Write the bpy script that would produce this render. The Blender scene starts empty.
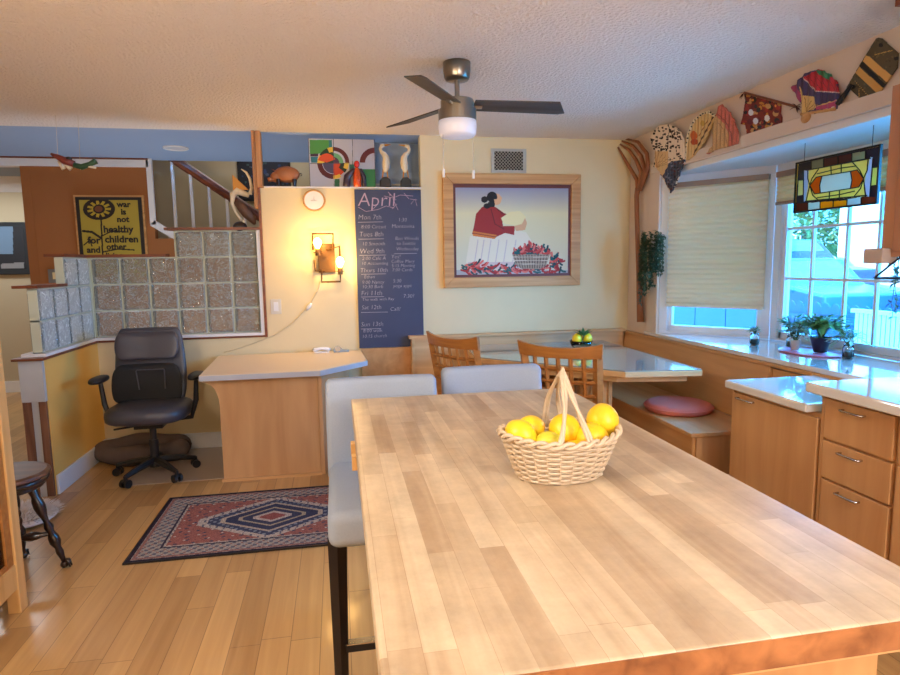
import bpy, math, random
import numpy as np
from mathutils import Vector, Matrix, Euler
random.seed(7); np.random.seed(7)
SC = bpy.context.scene
COL = SC.collection
PI = math.pi

# ------------------------------------------------------------------ camera
F = 610.0
PITCH, YAW, ROLL = [math.radians(a) for a in (6.9, 10.35, -0.87)]
H = 1.42
fw = Vector((math.sin(YAW)*math.cos(PITCH), math.cos(YAW)*math.cos(PITCH), -math.sin(PITCH)))
r0 = Vector((math.cos(YAW), -math.sin(YAW), 0)); u0 = r0.cross(fw)
rr = math.cos(ROLL)*r0 + math.sin(ROLL)*u0; uu = -math.sin(ROLL)*r0 + math.cos(ROLL)*u0
cam = bpy.data.cameras.new('camera'); camo = bpy.data.objects.new('camera', cam); COL.objects.link(camo)
cam.sensor_width = 36; cam.lens = 36*F/900; cam.clip_start = .05; cam.clip_end = 200
m = Matrix((rr, uu, -fw)).transposed().to_4x4(); m.translation = (0, 0, H)
camo.matrix_world = m
SC.camera = camo

# ------------------------------------------------------------------ world, sun, lights, exposure
SC.view_settings.view_transform = 'Standard'; SC.view_settings.look = 'None'
SC.view_settings.gamma = 1; SC.view_settings.use_curve_mapping = False
SC.view_settings.exposure = 0.12
SC.cycles.use_denoising = True
SC.cycles.max_bounces = 10; SC.cycles.diffuse_bounces = 5; SC.cycles.transmission_bounces = 10; SC.cycles.transparent_max_bounces = 12
SC.cycles.sample_clamp_indirect = 4.0; SC.cycles.caustics_refractive = False; SC.cycles.caustics_reflective = False
W = bpy.data.worlds.new('sky'); SC.world = W; W.use_nodes = True
bg = W.node_tree.nodes['Background']; bg.inputs[0].default_value = (0.05, 0.41, 1.0, 1); bg.inputs[1].default_value = 27

def light(name, kind, loc, rot, color, energy, size=None, size_y=None, portal=False):
    l = bpy.data.lights.new(name, kind); l.color = color; l.energy = energy
    if kind == 'AREA':
        l.size = size
        if size_y: l.shape = 'RECTANGLE'; l.size_y = size_y
        if portal: l.cycles.is_portal = True
    elif kind == 'SUN': l.angle = math.radians(2)
    elif size: l.shadow_soft_size = size
    o = bpy.data.objects.new(name, l); o.location = loc; o.rotation_euler = rot; COL.objects.link(o); return o
light('sun', 'SUN', (0, 0, 20), (0, math.radians(-62), 0), (1, .62, .50), 4.0)
# kitchen ceiling light behind the camera, then unseen lamps added as fill
light('kitchen_ceiling_light', 'AREA', (0.9, -0.7, 2.40), (0, 0, 0), (.96, .97, 1), 26, 1.2, .5)
light('living_ceiling_fill', 'AREA', (-1.5, 0.6, 2.40), (0, 0, 0), (1, .95, .88), 34, .6, .6)  # added fill from above left, no such fixture seen
light('living_point_fill', 'POINT', (-1.3, 0.6, 1.75), (0, 0, 0), (1, .86, .70), 50, .15)  # added point fill so the ceiling is not left dark
sl = light('ceiling_glow_spot', 'SPOT', (-0.7, -0.4, 1.3), (0, 0, 0), (1, .66, .36), 180, .1)  # added spot that makes the warm glow on the ceiling
sl.data.spot_size = math.radians(75); sl.data.spot_blend = 1
sl.rotation_euler = (Vector((-.25, 1.9, 2.44))-Vector((-.7, -.4, 1.3))).to_track_quat('-Z', 'Y').to_euler()
light('cool_ceiling_fill', 'POINT', (1.4, -1.2, 1.6), (0, 0, 0), (.80, .88, 1), 125, .15)  # added to brighten and cool the ceiling, no such lamp seen
light('hall_blue_fill', 'AREA', (-1.3, 5.7, .25), (PI, 0, 0), (.66, .80, 1), 20, 1.6, .5)  # added upward fill that turns the hall ceiling bluer
light('far_room_fill', 'AREA', (-3.6, 7.0, 2.4), (0, 0, 0), (.9, .95, 1), 20, .6, .6)  # added fill for the far room and left glass blocks
light('stair_light', 'AREA', (-0.6, 7.2, 3.6), (0, 0, 0), (.95, .93, .9), 14, .6, .6)

# ------------------------------------------------------------------ helpers
def P(x, y, ax, v):
    """point of the plane ax=v that photo pixel (x,y) looks at"""
    d = fw + rr*((x-450)/F) - uu*((y-337.5)/F)
    i = 'XYZ'.index(ax); o = Vector((0, 0, H))
    return o + d*((v-o[i])/d[i])
def lin(c):
    return tuple(((v/255)/12.92 if v/255 <= .04045 else ((v/255+.055)/1.055)**2.4) for v in c[:3])
def lin4(c): return lin(c)+(1,)

class MB:
    def __init__(s): s.v = []; s.f = []; s.m = None
    def raw(s, vs, fs):
        n = len(s.v)
        for p in vs:
            p = Vector(p)
            s.v.append(s.m @ p if s.m is not None else p)
        s.f += [tuple(i+n for i in f) for f in fs]; return s
    def box(s, x0, y0, z0, x1, y1, z1):
        x0, x1 = min(x0, x1), max(x0, x1); y0, y1 = min(y0, y1), max(y0, y1); z0, z1 = min(z0, z1), max(z0, z1)
        return s.raw([(x0,y0,z0),(x1,y0,z0),(x1,y1,z0),(x0,y1,z0),(x0,y0,z1),(x1,y0,z1),(x1,y1,z1),(x0,y1,z1)],
                     [(3,2,1,0),(4,5,6,7),(0,1,5,4),(1,2,6,5),(2,3,7,6),(3,0,4,7)])
    def prism(s, pts, a0, a1, axis='Z'):
        n = len(pts)
        def mk(p, a): return {'Z': (p[0], p[1], a), 'Y': (p[0], a, p[1]), 'X': (a, p[0], p[1])}[axis]
        fs = [tuple(range(n))[::-1], tuple(range(n, 2*n))]+[(i, (i+1) % n, (i+1) % n+n, i+n) for i in range(n)]
        return s.raw([mk(p, a0) for p in pts]+[mk(p, a1) for p in pts], fs)
    def tube(s, pts, r, n=8, cap=True):
        pts = [Vector(p) for p in pts]; k = len(pts)
        rs = r if isinstance(r, (list, tuple)) else [r]*k
        vs = []; ref = None
        for i in range(k):
            t = (pts[min(i+1, k-1)]-pts[max(i-1, 0)]).normalized()
            if ref is None:
                ref = t.cross(Vector((0, 0, 1)))
                if ref.length < .1: ref = t.cross(Vector((0, 1, 0)))
            a = (ref - t*ref.dot(t))
            if a.length < 1e-6: a = t.orthogonal()
            a.normalize(); ref = a; b = t.cross(a)
            for j in range(n):
                q = 2*PI*j/n; vs.append(pts[i]+(a*math.cos(q)+b*math.sin(q))*rs[i])
        fs = [(i*n+j, i*n+(j+1) % n, (i+1)*n+(j+1) % n, (i+1)*n+j) for i in range(k-1) for j in range(n)]
        if cap: fs += [tuple(range(n))[::-1], tuple((k-1)*n+j for j in range(n))]
        return s.raw(vs, fs)
    def cyl(s, p0, p1, r, r1=None, n=16): return s.tube([p0, p1], [r, r if r1 is None else r1], n)
    def lathe(s, prof, c=(0, 0, 0), n=24, sx=1, sy=1):
        vs = [(c[0]+r*math.cos(2*PI*j/n)*sx, c[1]+r*math.sin(2*PI*j/n)*sy, c[2]+z) for r, z in prof for j in range(n)]
        k = len(prof)
        fs = [(i*n+j, i*n+(j+1) % n, (i+1)*n+(j+1) % n, (i+1)*n+j) for i in range(k-1) for j in range(n)]
        fs += [tuple(range(n))[::-1], tuple((k-1)*n+j for j in range(n))]
        return s.raw(vs, fs)
    def ball(s, c, r, nu=16, nv=10, e1=1, e2=1, fn=None):
        rx, ry, rz = (r, r, r) if not isinstance(r, (tuple, list)) else r
        sp = lambda w, e: math.copysign(abs(w)**e, w)
        vs = []
        for i in range(1, nv):
            a = -PI/2+PI*i/nv
            for j in range(nu):
                b = 2*PI*j/nu
                vs.append(Vector((rx*sp(math.cos(a), e1)*sp(math.cos(b), e2), ry*sp(math.cos(a), e1)*sp(math.sin(b), e2), rz*sp(math.sin(a), e1))))
        vs += [Vector((0, 0, -rz)), Vector((0, 0, rz))]
        if fn: vs = [fn(v) for v in vs]
        vs = [v+Vector(c) for v in vs]; L = len(vs)
        fs = [(i*nu+j, i*nu+(j+1) % nu, (i+1)*nu+(j+1) % nu, (i+1)*nu+j) for i in range(nv-2) for j in range(nu)]
        fs += [(L-2, (j+1) % nu, j) for j in range(nu)]+[(L-1, (nv-2)*nu+j, (nv-2)*nu+(j+1) % nu) for j in range(nu)]
        return s.raw(vs, fs)
    def leaf(s, c, d, L, Wd, up=(0, 0, 1)):
        c = Vector(c); d = Vector(d).normalized(); sd = d.cross(Vector(up))
        if sd.length < .05: sd = d.orthogonal()
        sd.normalize(); n = sd.cross(d)
        return s.raw([c, c+d*L*.4+sd*Wd/2+n*L*.06, c+d*L, c+d*L*.4-sd*Wd/2+n*L*.06, c+d*L*.45], [(0, 1, 4), (1, 2, 4), (2, 3, 4), (3, 0, 4)])

ORG = {}
def setp(o, label=None, cat=None, group=None, kind=None):
    if label: o['label'] = label
    if cat: o['category'] = cat
    if group: o['group'] = group
    if kind: o['kind'] = kind
    return o
def thing(name, label, cat, loc=(0, 0, 0), group=None):
    o = bpy.data.objects.new(name, None); COL.objects.link(o); o.location = loc; o.empty_display_size = .05
    ORG[o.name] = Vector(loc); return setp(o, label, cat, group)
def link(name, me, mt, parent, loc, bevel=0, smooth=False, seg=2):
    o = bpy.data.objects.new(name, me); COL.objects.link(o)
    if parent is not None: o.parent = parent; ORG[o.name] = ORG[parent.name]
    else: o.location = loc; ORG[o.name] = Vector(loc)
    if mt is not None: me.materials.append(mt)
    if smooth:
        for p in me.polygons: p.use_smooth = True
    if bevel:
        b = o.modifiers.new('bevel', 'BEVEL'); b.width = bevel; b.segments = seg; b.limit_method = 'ANGLE'; b.angle_limit = .6
    return o
def obj(name, mb, mt, parent=None, loc=None, bevel=0, smooth=False, seg=2, label=None, cat=None, group=None, kind=None, fix=True):
    if parent is not None: org = ORG[parent.name]
    elif loc is None:
        lo = [min(v[i] for v in mb.v) for i in range(3)]; hi = [max(v[i] for v in mb.v) for i in range(3)]
        org = Vector(((lo[0]+hi[0])/2, (lo[1]+hi[1])/2, lo[2]))
    else: org = Vector(loc)
    me = bpy.data.meshes.new(name); me.from_pydata([tuple(v-org) for v in mb.v], [], mb.f)
    if fix:
        import bmesh
        bm = bmesh.new(); bm.from_mesh(me); bmesh.ops.recalc_face_normals(bm, faces=bm.faces); bm.to_mesh(me); bm.free()
    me.update()
    return setp(link(name, me, mt, parent, org, bevel, smooth, seg), label, cat, group, kind)
def dup(root, loc=None, rz=None, label=None, group=None):
    def cp(o, par):
        c = o.copy(); COL.objects.link(c); c.parent = par
        if par is not None: c.matrix_parent_inverse = o.matrix_parent_inverse.copy()
        for ch in list(o.children): cp(ch, c)
        return c
    r = cp(root, None)
    if loc is not None: r.location = loc
    if rz is not None: r.rotation_euler = (0, 0, rz)
    if label: r['label'] = label
    if group: r['group'] = group
    return r
def struct(name, mb, mt, **k): return obj(name, mb, mt, kind='structure', **k)

# ------------------------------------------------------------------ materials
def _base(name, rough=.5, metal=0, spec=.5):
    mt = bpy.data.materials.new(name); mt.use_nodes = True; nt = mt.node_tree; b = nt.nodes['Principled BSDF']
    b.inputs['Roughness'].default_value = rough; b.inputs['Metallic'].default_value = metal; b.inputs['Specular IOR Level'].default_value = spec
    return mt, nt, b
def _bump(nt, b, scale, strength, dist=.004, vec=None, detail=3):
    n = nt.nodes.new('ShaderNodeTexNoise'); n.inputs['Scale'].default_value = scale; n.inputs['Detail'].default_value = detail
    if vec is not None: nt.links.new(vec, n.inputs['Vector'])
    bp = nt.nodes.new('ShaderNodeBump'); bp.inputs['Strength'].default_value = strength; bp.inputs['Distance'].default_value = dist
    nt.links.new(n.outputs['Fac'], bp.inputs['Height']); nt.links.new(bp.outputs['Normal'], b.inputs['Normal'])
def _coord(nt):
    return nt.nodes.new('ShaderNodeTexCoord').outputs['Object']
def mat(name, c, rough=.5, metal=0, var=0.0, vs=6, bump=0, bs=60, bd=.003, coat=0, emit=None, es=0, spec=.5):
    mt, nt, b = _base(name, rough, metal, spec); co = _coord(nt)
    if var:
        n = nt.nodes.new('ShaderNodeTexNoise'); n.inputs['Scale'].default_value = vs; n.inputs['Detail'].default_value = 4; nt.links.new(co, n.inputs['Vector'])
        mx = nt.nodes.new('ShaderNodeMix'); mx.data_type = 'RGBA'
        l = lin(c); mx.inputs['A'].default_value = tuple(v*(1-var) for v in l)+(1,); mx.inputs['B'].default_value = tuple(min(1, v*(1+var)) for v in l)+(1,)
        nt.links.new(n.outputs['Fac'], mx.inputs['Factor']); nt.links.new(mx.outputs['Result'], b.inputs['Base Color'])
    else: b.inputs['Base Color'].default_value = lin4(c)
    if bump: _bump(nt, b, bs, bump, bd, co)
    b.inputs['Coat Weight'].default_value = coat; b.inputs['Coat Roughness'].default_value = .05; b.inputs['Coat IOR'].default_value = 1.8 if coat == 1 else 1.5
    if emit: b.inputs['Emission Color'].default_value = lin4(emit); b.inputs['Emission Strength'].default_value = es
    return mt
def wood(name, c1, c2, axis='Y', rough=.4, grain=28, coat=0, planks=None, mortar=(60, 40, 20), gap=.0012, gstr=.55, spec=.5, blotch=0):
    mt, nt, b = _base(name, rough, 0, spec); co = _coord(nt)
    sc = {'X': (1.2, grain, grain), 'Y': (grain, 1.2, grain), 'Z': (grain, grain, 1.2)}[axis]
    mp = nt.nodes.new('ShaderNodeMapping'); mp.inputs['Scale'].default_value = sc; nt.links.new(co, mp.inputs['Vector'])
    n = nt.nodes.new('ShaderNodeTexNoise'); n.inputs['Scale'].default_value = 1; n.inputs['Detail'].default_value = 5; n.inputs['Distortion'].default_value = .6
    nt.links.new(mp.outputs[0], n.inputs['Vector'])
    rp = nt.nodes.new('ShaderNodeValToRGB'); rp.color_ramp.elements[0].position = .3; rp.color_ramp.elements[1].position = .7
    rp.color_ramp.elements[0].color = lin4(c1); rp.color_ramp.elements[1].color = lin4(c2); nt.links.new(n.outputs['Fac'], rp.inputs[0])
    out = rp.outputs[0]
    if planks:
        L, Wd, ca, cb = planks
        mp2 = nt.nodes.new('ShaderNodeMapping'); mp2.inputs['Rotation'].default_value = (0, 0, PI/2 if axis == 'Y' else 0); nt.links.new(co, mp2.inputs['Vector'])
        br = nt.nodes.new('ShaderNodeTexBrick'); br.inputs['Scale'].default_value = 1; br.inputs['Brick Width'].default_value = L; br.inputs['Row Height'].default_value = Wd
        br.offset = .37; br.offset_frequency = 2; br.squash_frequency = 3; br.squash = .8
        br.inputs['Mortar Size'].default_value = gap; br.inputs['Mortar Smooth'].default_value = .1
        br.inputs['Color1'].default_value = lin4(ca); br.inputs['Color2'].default_value = lin4(cb); br.inputs['Mortar'].default_value = lin4(mortar)
        nt.links.new(mp2.outputs[0], br.inputs['Vector'])
        mx = nt.nodes.new('ShaderNodeMix'); mx.data_type = 'RGBA'; mx.inputs['Factor'].default_value = gstr
        nt.links.new(br.outputs['Color'], mx.inputs['A']); nt.links.new(rp.outputs[0], mx.inputs['B']); out = mx.outputs['Result']
    if blotch:
        nb = nt.nodes.new('ShaderNodeTexNoise'); nb.inputs['Scale'].default_value = 7; nb.inputs['Detail'].default_value = 6; nb.inputs['Roughness'].default_value = .7; nt.links.new(co, nb.inputs['Vector'])
        mb_ = nt.nodes.new('ShaderNodeMapRange'); mb_.inputs['From Min'].default_value = .3; mb_.inputs['From Max'].default_value = .7; mb_.inputs['To Min'].default_value = 1-blotch*.7; mb_.inputs['To Max'].default_value = 1+blotch*.3; nt.links.new(nb.outputs['Fac'], mb_.inputs['Value'])
        mm_ = nt.nodes.new('ShaderNodeVectorMath'); mm_.operation = 'SCALE'; nt.links.new(out, mm_.inputs[0]); nt.links.new(mb_.outputs[0], mm_.inputs['Scale']); out = mm_.outputs[0]
    nt.links.new(out, b.inputs['Base Color'])
    n2 = nt.nodes.new('ShaderNodeTexNoise'); n2.inputs['Scale'].default_value = 3; nt.links.new(co, n2.inputs['Vector'])
    mr = nt.nodes.new('ShaderNodeMapRange'); mr.inputs['To Min'].default_value = rough*.8; mr.inputs['To Max'].default_value = min(1, rough*1.25)
    nt.links.new(n2.outputs['Fac'], mr.inputs['Value']); nt.links.new(mr.outputs[0], b.inputs['Roughness'])
    b.inputs['Coat Weight'].default_value = coat; b.inputs['Coat Roughness'].default_value = .12
    return mt
def attr_mat(name, rough=.6, spec=.4, trans=0, var=0):
    mt, nt, b = _base(name, rough, 0, spec)
    a = nt.nodes.new('ShaderNodeAttribute'); a.attribute_name = 'paint'; nt.links.new(a.outputs['Color'], b.inputs['Base Color'])
    if trans:
        tr = nt.nodes.new('ShaderNodeBsdfTranslucent'); nt.links.new(a.outputs['Color'], tr.inputs['Color'])
        mx = nt.nodes.new('ShaderNodeMixShader'); mx.inputs[0].default_value = trans
        nt.links.new(b.outputs[0], mx.inputs[1]); nt.links.new(tr.outputs[0], mx.inputs[2]); nt.links.new(mx.outputs[0], nt.nodes['Material Output'].inputs[0])
    if var: _bump(nt, b, 300, var, .002, _coord(nt))
    return mt
def glass(name, c=(255, 255, 255), rough=.0, bump=0, bs=20):
    mt, nt, b = _base(name, rough); b.inputs['Base Color'].default_value = lin4(c); b.inputs['Transmission Weight'].default_value = 1; b.inputs['IOR'].default_value = 1.45
    if bump: _bump(nt, b, bs, bump, .02, _coord(nt), 1)
    return mt
def pane_mat(name, tint=(1, 1, 1)):
    mt = bpy.data.materials.new(name); mt.use_nodes = True; nt = mt.node_tree; nt.nodes.remove(nt.nodes['Principled BSDF'])
    t = nt.nodes.new('ShaderNodeBsdfTransparent'); t.inputs[0].default_value = tint+(1,)
    g = nt.nodes.new('ShaderNodeBsdfGlossy'); g.inputs['Roughness'].default_value = .02
    fr = nt.nodes.new('ShaderNodeFresnel'); fr.inputs[0].default_value = 1.25
    mx = nt.nodes.new('ShaderNodeMixShader'); nt.links.new(fr.outputs[0], mx.inputs[0]); nt.links.new(t.outputs[0], mx.inputs[1]); nt.links.new(g.outputs[0], mx.inputs[2])
    nt.links.new(mx.outputs[0], nt.nodes['Material Output'].inputs[0]); return mt

M = {}
M['floor'] = wood('oak_floor', (160, 118, 72), (208, 168, 114), 'Y', .33, 30, planks=(.95, .112, (160, 118, 70), (210, 166, 108)), mortar=(92, 60, 32), gap=.0014, gstr=.35, coat=.15)
M['ceil'] = mat('popcorn_ceiling', (240, 231, 222), .95, bump=1, bs=60, bd=.02, spec=.1)
M['ceil_far'] = mat('daylight_blue_ceiling', (160, 180, 208), .9, bump=.2, bs=60, spec=.1)  # blue cast of daylight put into the ceiling colour
M['wall'] = mat('cream_yellow_paint', (224, 206, 164), .85, bump=.12, bs=90, var=.03, spec=.2)
M['wall_low'] = mat('ochre_paint', (232, 184, 100), .8, bump=.12, bs=90, spec=.2)
M['wall_r'] = mat('pinkish_cream_paint', (216, 196, 180), .85, bump=.1, bs=90, spec=.2)
M['beige'] = mat('beige_paint', (190, 176, 148), .9, spec=.1)
M['orange'] = mat('terracotta_paint', (158, 102, 60), .8, var=.04, vs=2, spec=.2)
M['white'] = mat('white_paint', (226, 226, 228), .5)
M['vinyl'] = mat('white_window_frame', (226, 228, 232), .4)
M['redwood'] = wood('red_brown_trim', (92, 42, 22), (140, 72, 40), 'X', .4)
M['pine'] = wood('pine_post', (150, 98, 56), (200, 146, 98), 'Z', .5, 34)
M['oldwood'] = wood('rough_studs', (84, 52, 34), (140, 96, 70), 'Z', .8, 20)
M['greybox'] = mat('grey_paint', (176, 180, 184), .6)
M['maple'] = wood('maple_cabinet', (186, 134, 84), (206, 156, 104), 'Z', .42, 14, coat=.15)
M['mapleh'] = wood('maple_bench', (186, 132, 78), (208, 154, 98), 'Y', .42, 14, coat=.15)
M['maplex'] = wood('maple_panel', (198, 150, 98), (220, 176, 124), 'X', .45, 14, coat=.1)
M['desk'] = wood('desk_maple', (190, 142, 94), (208, 162, 114), 'Z', .45, 10, coat=.1)
M['bookc'] = wood('pale_pine', (206, 156, 92), (228, 184, 122), 'Z', .45, 18)
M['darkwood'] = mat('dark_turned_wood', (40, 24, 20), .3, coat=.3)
M['stoolseat'] = wood('worn_stool_seat', (70, 44, 30), (120, 80, 54), 'X', .45, 14)
M['oakchair'] = wood('oak_chair', (150, 92, 40), (182, 122, 60), 'X', .4, 24, coat=.15)
M['block'] = wood('butcher_block', (150, 118, 84), (230, 212, 180), 'Y', .34, 20, planks=(.42, .045, (172, 140, 106), (224, 202, 168)), mortar=(160, 124, 90), gap=.0004, gstr=.42, blotch=.35, coat=.06)
M['blockedge'] = wood('butcher_edge', (118, 66, 34), (176, 112, 66), 'Y', .4, 20)
M['counter'] = mat('white_countertop', (226, 224, 220), .06, var=.02, vs=40, coat=1)
M['desktop'] = mat('desk_laminate', (226, 206, 180), .4)
M['deskedge'] = mat('desk_laminate_edge', (178, 182, 190), .4)
M['tabletop'] = mat('table_laminate', (150, 150, 140), .08, var=.05, vs=3, coat=.6)
M['fabric'] = mat('grey_blue_fabric', (158, 170, 188), .95, var=.06, vs=180, bump=.25, bs=500, bd=.001, spec=.1)
M['black'] = mat('black_wood', (22, 18, 22), .45)
M['blackplastic'] = mat('black_plastic', (22, 22, 26), .4)
M['leather'] = mat('grey_leather', (64, 63, 72), .38, bump=.1, bs=120)
M['mesh'] = mat('black_mesh', (24, 24, 26), .8, bump=.3, bs=500)
M['chrome'] = mat('chrome', (200, 200, 205), .25, 1)
M['nickel'] = mat('brushed_nickel', (150, 142, 132), .3, 1)
M['bladeg'] = wood('fan_blade', (52, 46, 44), (78, 70, 66), 'X', .5)
M['opal'] = mat('opal_glass', (214, 214, 226), .3, emit=(210, 212, 235), es=.25)  # slight glow put into the bowl of the unlit fan light
M['bronze'] = mat('bronze_metal', (96, 66, 36), .4, .7)
M['bulb'] = mat('glowing_bulb', (255, 190, 90), .3, emit=(255, 196, 84), es=22)
M['salmon'] = mat('salmon_cushion', (206, 112, 96), .7, bump=.1, bs=200)
M['dogbed'] = mat('brown_grey_plush', (108, 94, 88), 1, var=.2, vs=14, bump=.4, bs=150, bd=.004, spec=.05)
M['fur'] = mat('white_fur', (232, 222, 214), 1, spec=.1)
M['chairmat'] = mat('clear_chair_mat', (176, 156, 140), .18)
M['wicker'] = mat('wicker', (206, 184, 156), .55, var=.18, vs=60)
M['lemon'] = mat('lemon_peel', (252, 206, 36), .38, var=.06, vs=20, bump=.2, bs=220, bd=.001)
M['greenlemon'] = mat('green_lemon_peel', (216, 204, 60), .4, var=.08, vs=20, bump=.2, bs=220, bd=.001)
M['leafg'] = mat('green_leaves', (58, 98, 50), .5, var=.3, vs=30)
M['leafp'] = mat('pot_leaves', (96, 140, 76), .45, var=.3, vs=30)
M['leafd'] = mat('dark_leaves', (58, 84, 62), .5, var=.3, vs=30)
M['leafl'] = mat('pale_leaves', (150, 186, 170), .5, var=.2, vs=30)
M['stem'] = mat('plant_stem', (70, 88, 50), .6)
M['blackpot'] = mat('black_pot', (24, 24, 32), .4)
M['whitepot'] = mat('white_pot', (200, 205, 210), .3)
M['pink'] = mat('pink_tray', (206, 130, 160), .4)
M['clear'] = glass('clear_glass')
def block_glass():
    mt, nt, b = _base('wavy_glass', .05); b.inputs['Base Color'].default_value = lin4((226, 240, 234)); b.inputs['Transmission Weight'].default_value = 1; b.inputs['IOR'].default_value = 1.3
    co = _coord(nt)
    n = nt.nodes.new('ShaderNodeTexNoise'); n.inputs['Scale'].default_value = 17; n.inputs['Detail'].default_value = 1.5; n.inputs['Distortion'].default_value = 1.6; nt.links.new(co, n.inputs['Vector'])
    bp = nt.nodes.new('ShaderNodeBump'); bp.inputs['Strength'].default_value = .8; bp.inputs['Distance'].default_value = .03
    nt.links.new(n.outputs['Fac'], bp.inputs['Height']); nt.links.new(bp.outputs['Normal'], b.inputs['Normal'])
    d = nt.nodes.new('ShaderNodeBsdfDiffuse'); d.inputs[0].default_value = lin4((214, 226, 226))
    rp = nt.nodes.new('ShaderNodeValToRGB'); e = rp.color_ramp.elements
    e[0].position = .50; e[0].color = (.16, .16, .16, 1); e[1].position = .56; e[1].color = (.20, .20, .20, 1)
    k = rp.color_ramp.elements.new(.53); k.color = (.6, .6, .6, 1)  # whitish diffuse veins stand in for glints in the glass
    nt.links.new(n.outputs['Fac'], rp.inputs[0])
    lwt = nt.nodes.new('ShaderNodeLayerWeight'); lwt.inputs[0].default_value = .35
    ma = nt.nodes.new('ShaderNodeMath'); ma.operation = 'MULTIPLY_ADD'; ma.inputs[1].default_value = .75; ma.use_clamp = True; nt.links.new(lwt.outputs['Facing'], ma.inputs[0]); nt.links.new(rp.outputs[0], ma.inputs[2])
    mx = nt.nodes.new('ShaderNodeMixShader'); nt.links.new(ma.outputs[0], mx.inputs[0]); nt.links.new(b.outputs[0], mx.inputs[1]); nt.links.new(d.outputs[0], mx.inputs[2])
    nt.links.new(mx.outputs[0], nt.nodes['Material Output'].inputs[0]); return mt
M['block_glass'] = block_glass()
M['blockrim'] = mat('pale_glass_rim', (206, 222, 228), .25)
M['mortar'] = mat('pale_mortar', (190, 196, 176), .7)
M['pane'] = pane_mat('window_glass')
M['cabglass'] = pane_mat('cabinet_glass', (.72, .70, .70))
M['slate'] = mat('chalkboard_slate', (58, 66, 92), .7, var=.14, vs=5)
M['chalk'] = mat('white_chalk', (188, 184, 194), .9)
M['chalkp'] = mat('pink_chalk', (186, 160, 174), .9)
M['frameoak'] = wood('frame_oak', (176, 122, 66), (210, 160, 100), 'X', .5, 30)
M['maroon'] = mat('maroon_liner', (96, 34, 26), .5)
M['dark'] = mat('dark_void', (14, 12, 12), .9)
M['tvframe'] = mat('dark_tv_frame', (44, 48, 52), .3)
M['cord'] = mat('cream_cord', (206, 190, 158), .5)
M['fork'] = wood('carved_fork', (128, 72, 40), (166, 104, 64), 'Z', .5, 30)
M['paint'] = attr_mat('painted_surface')
M['paintfab'] = attr_mat('woven_surface', .95, .05, var=.3)
M['paintgl'] = attr_mat('stained_glass', .15, .6, trans=.5)
M['lead'] = mat('lead_came', (22, 22, 26), .5, .3)
M['pigwood'] = mat('pig_wood', (160, 100, 62), .45, var=.15, vs=14)
M['ivory'] = mat('ivory_paint', (222, 208, 180), .5, var=.12, vs=40)
M['ochre'] = mat('orange_paint', (206, 140, 50), .5)
M['featherbrown'] = mat('brown_feathers', (92, 66, 54), .6, var=.4, vs=40)
M['steel'] = mat('vent_metal', (176, 172, 160), .4, .3)
M['switch'] = mat('switch_plate', (206, 200, 186), .4)
def shade_mat(name, c):
    mt, nt, b = _base(name, .9, 0, .1); b.inputs['Base Color'].default_value = lin4(c)
    tr = nt.nodes.new('ShaderNodeBsdfTranslucent'); tr.inputs[0].default_value = lin4((255, 196, 130))
    mx = nt.nodes.new('ShaderNodeMixShader'); mx.inputs[0].default_value = .2
    nt.links.new(b.outputs[0], mx.inputs[1]); nt.links.new(tr.outputs[0], mx.inputs[2]); nt.links.new(mx.outputs[0], nt.nodes['Material Output'].inputs[0]); return mt
M['shade'] = shade_mat('cellular_shade', (236, 224, 200))
M['shaderail'] = mat('shade_rail', (150, 120, 100), .5)

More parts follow.
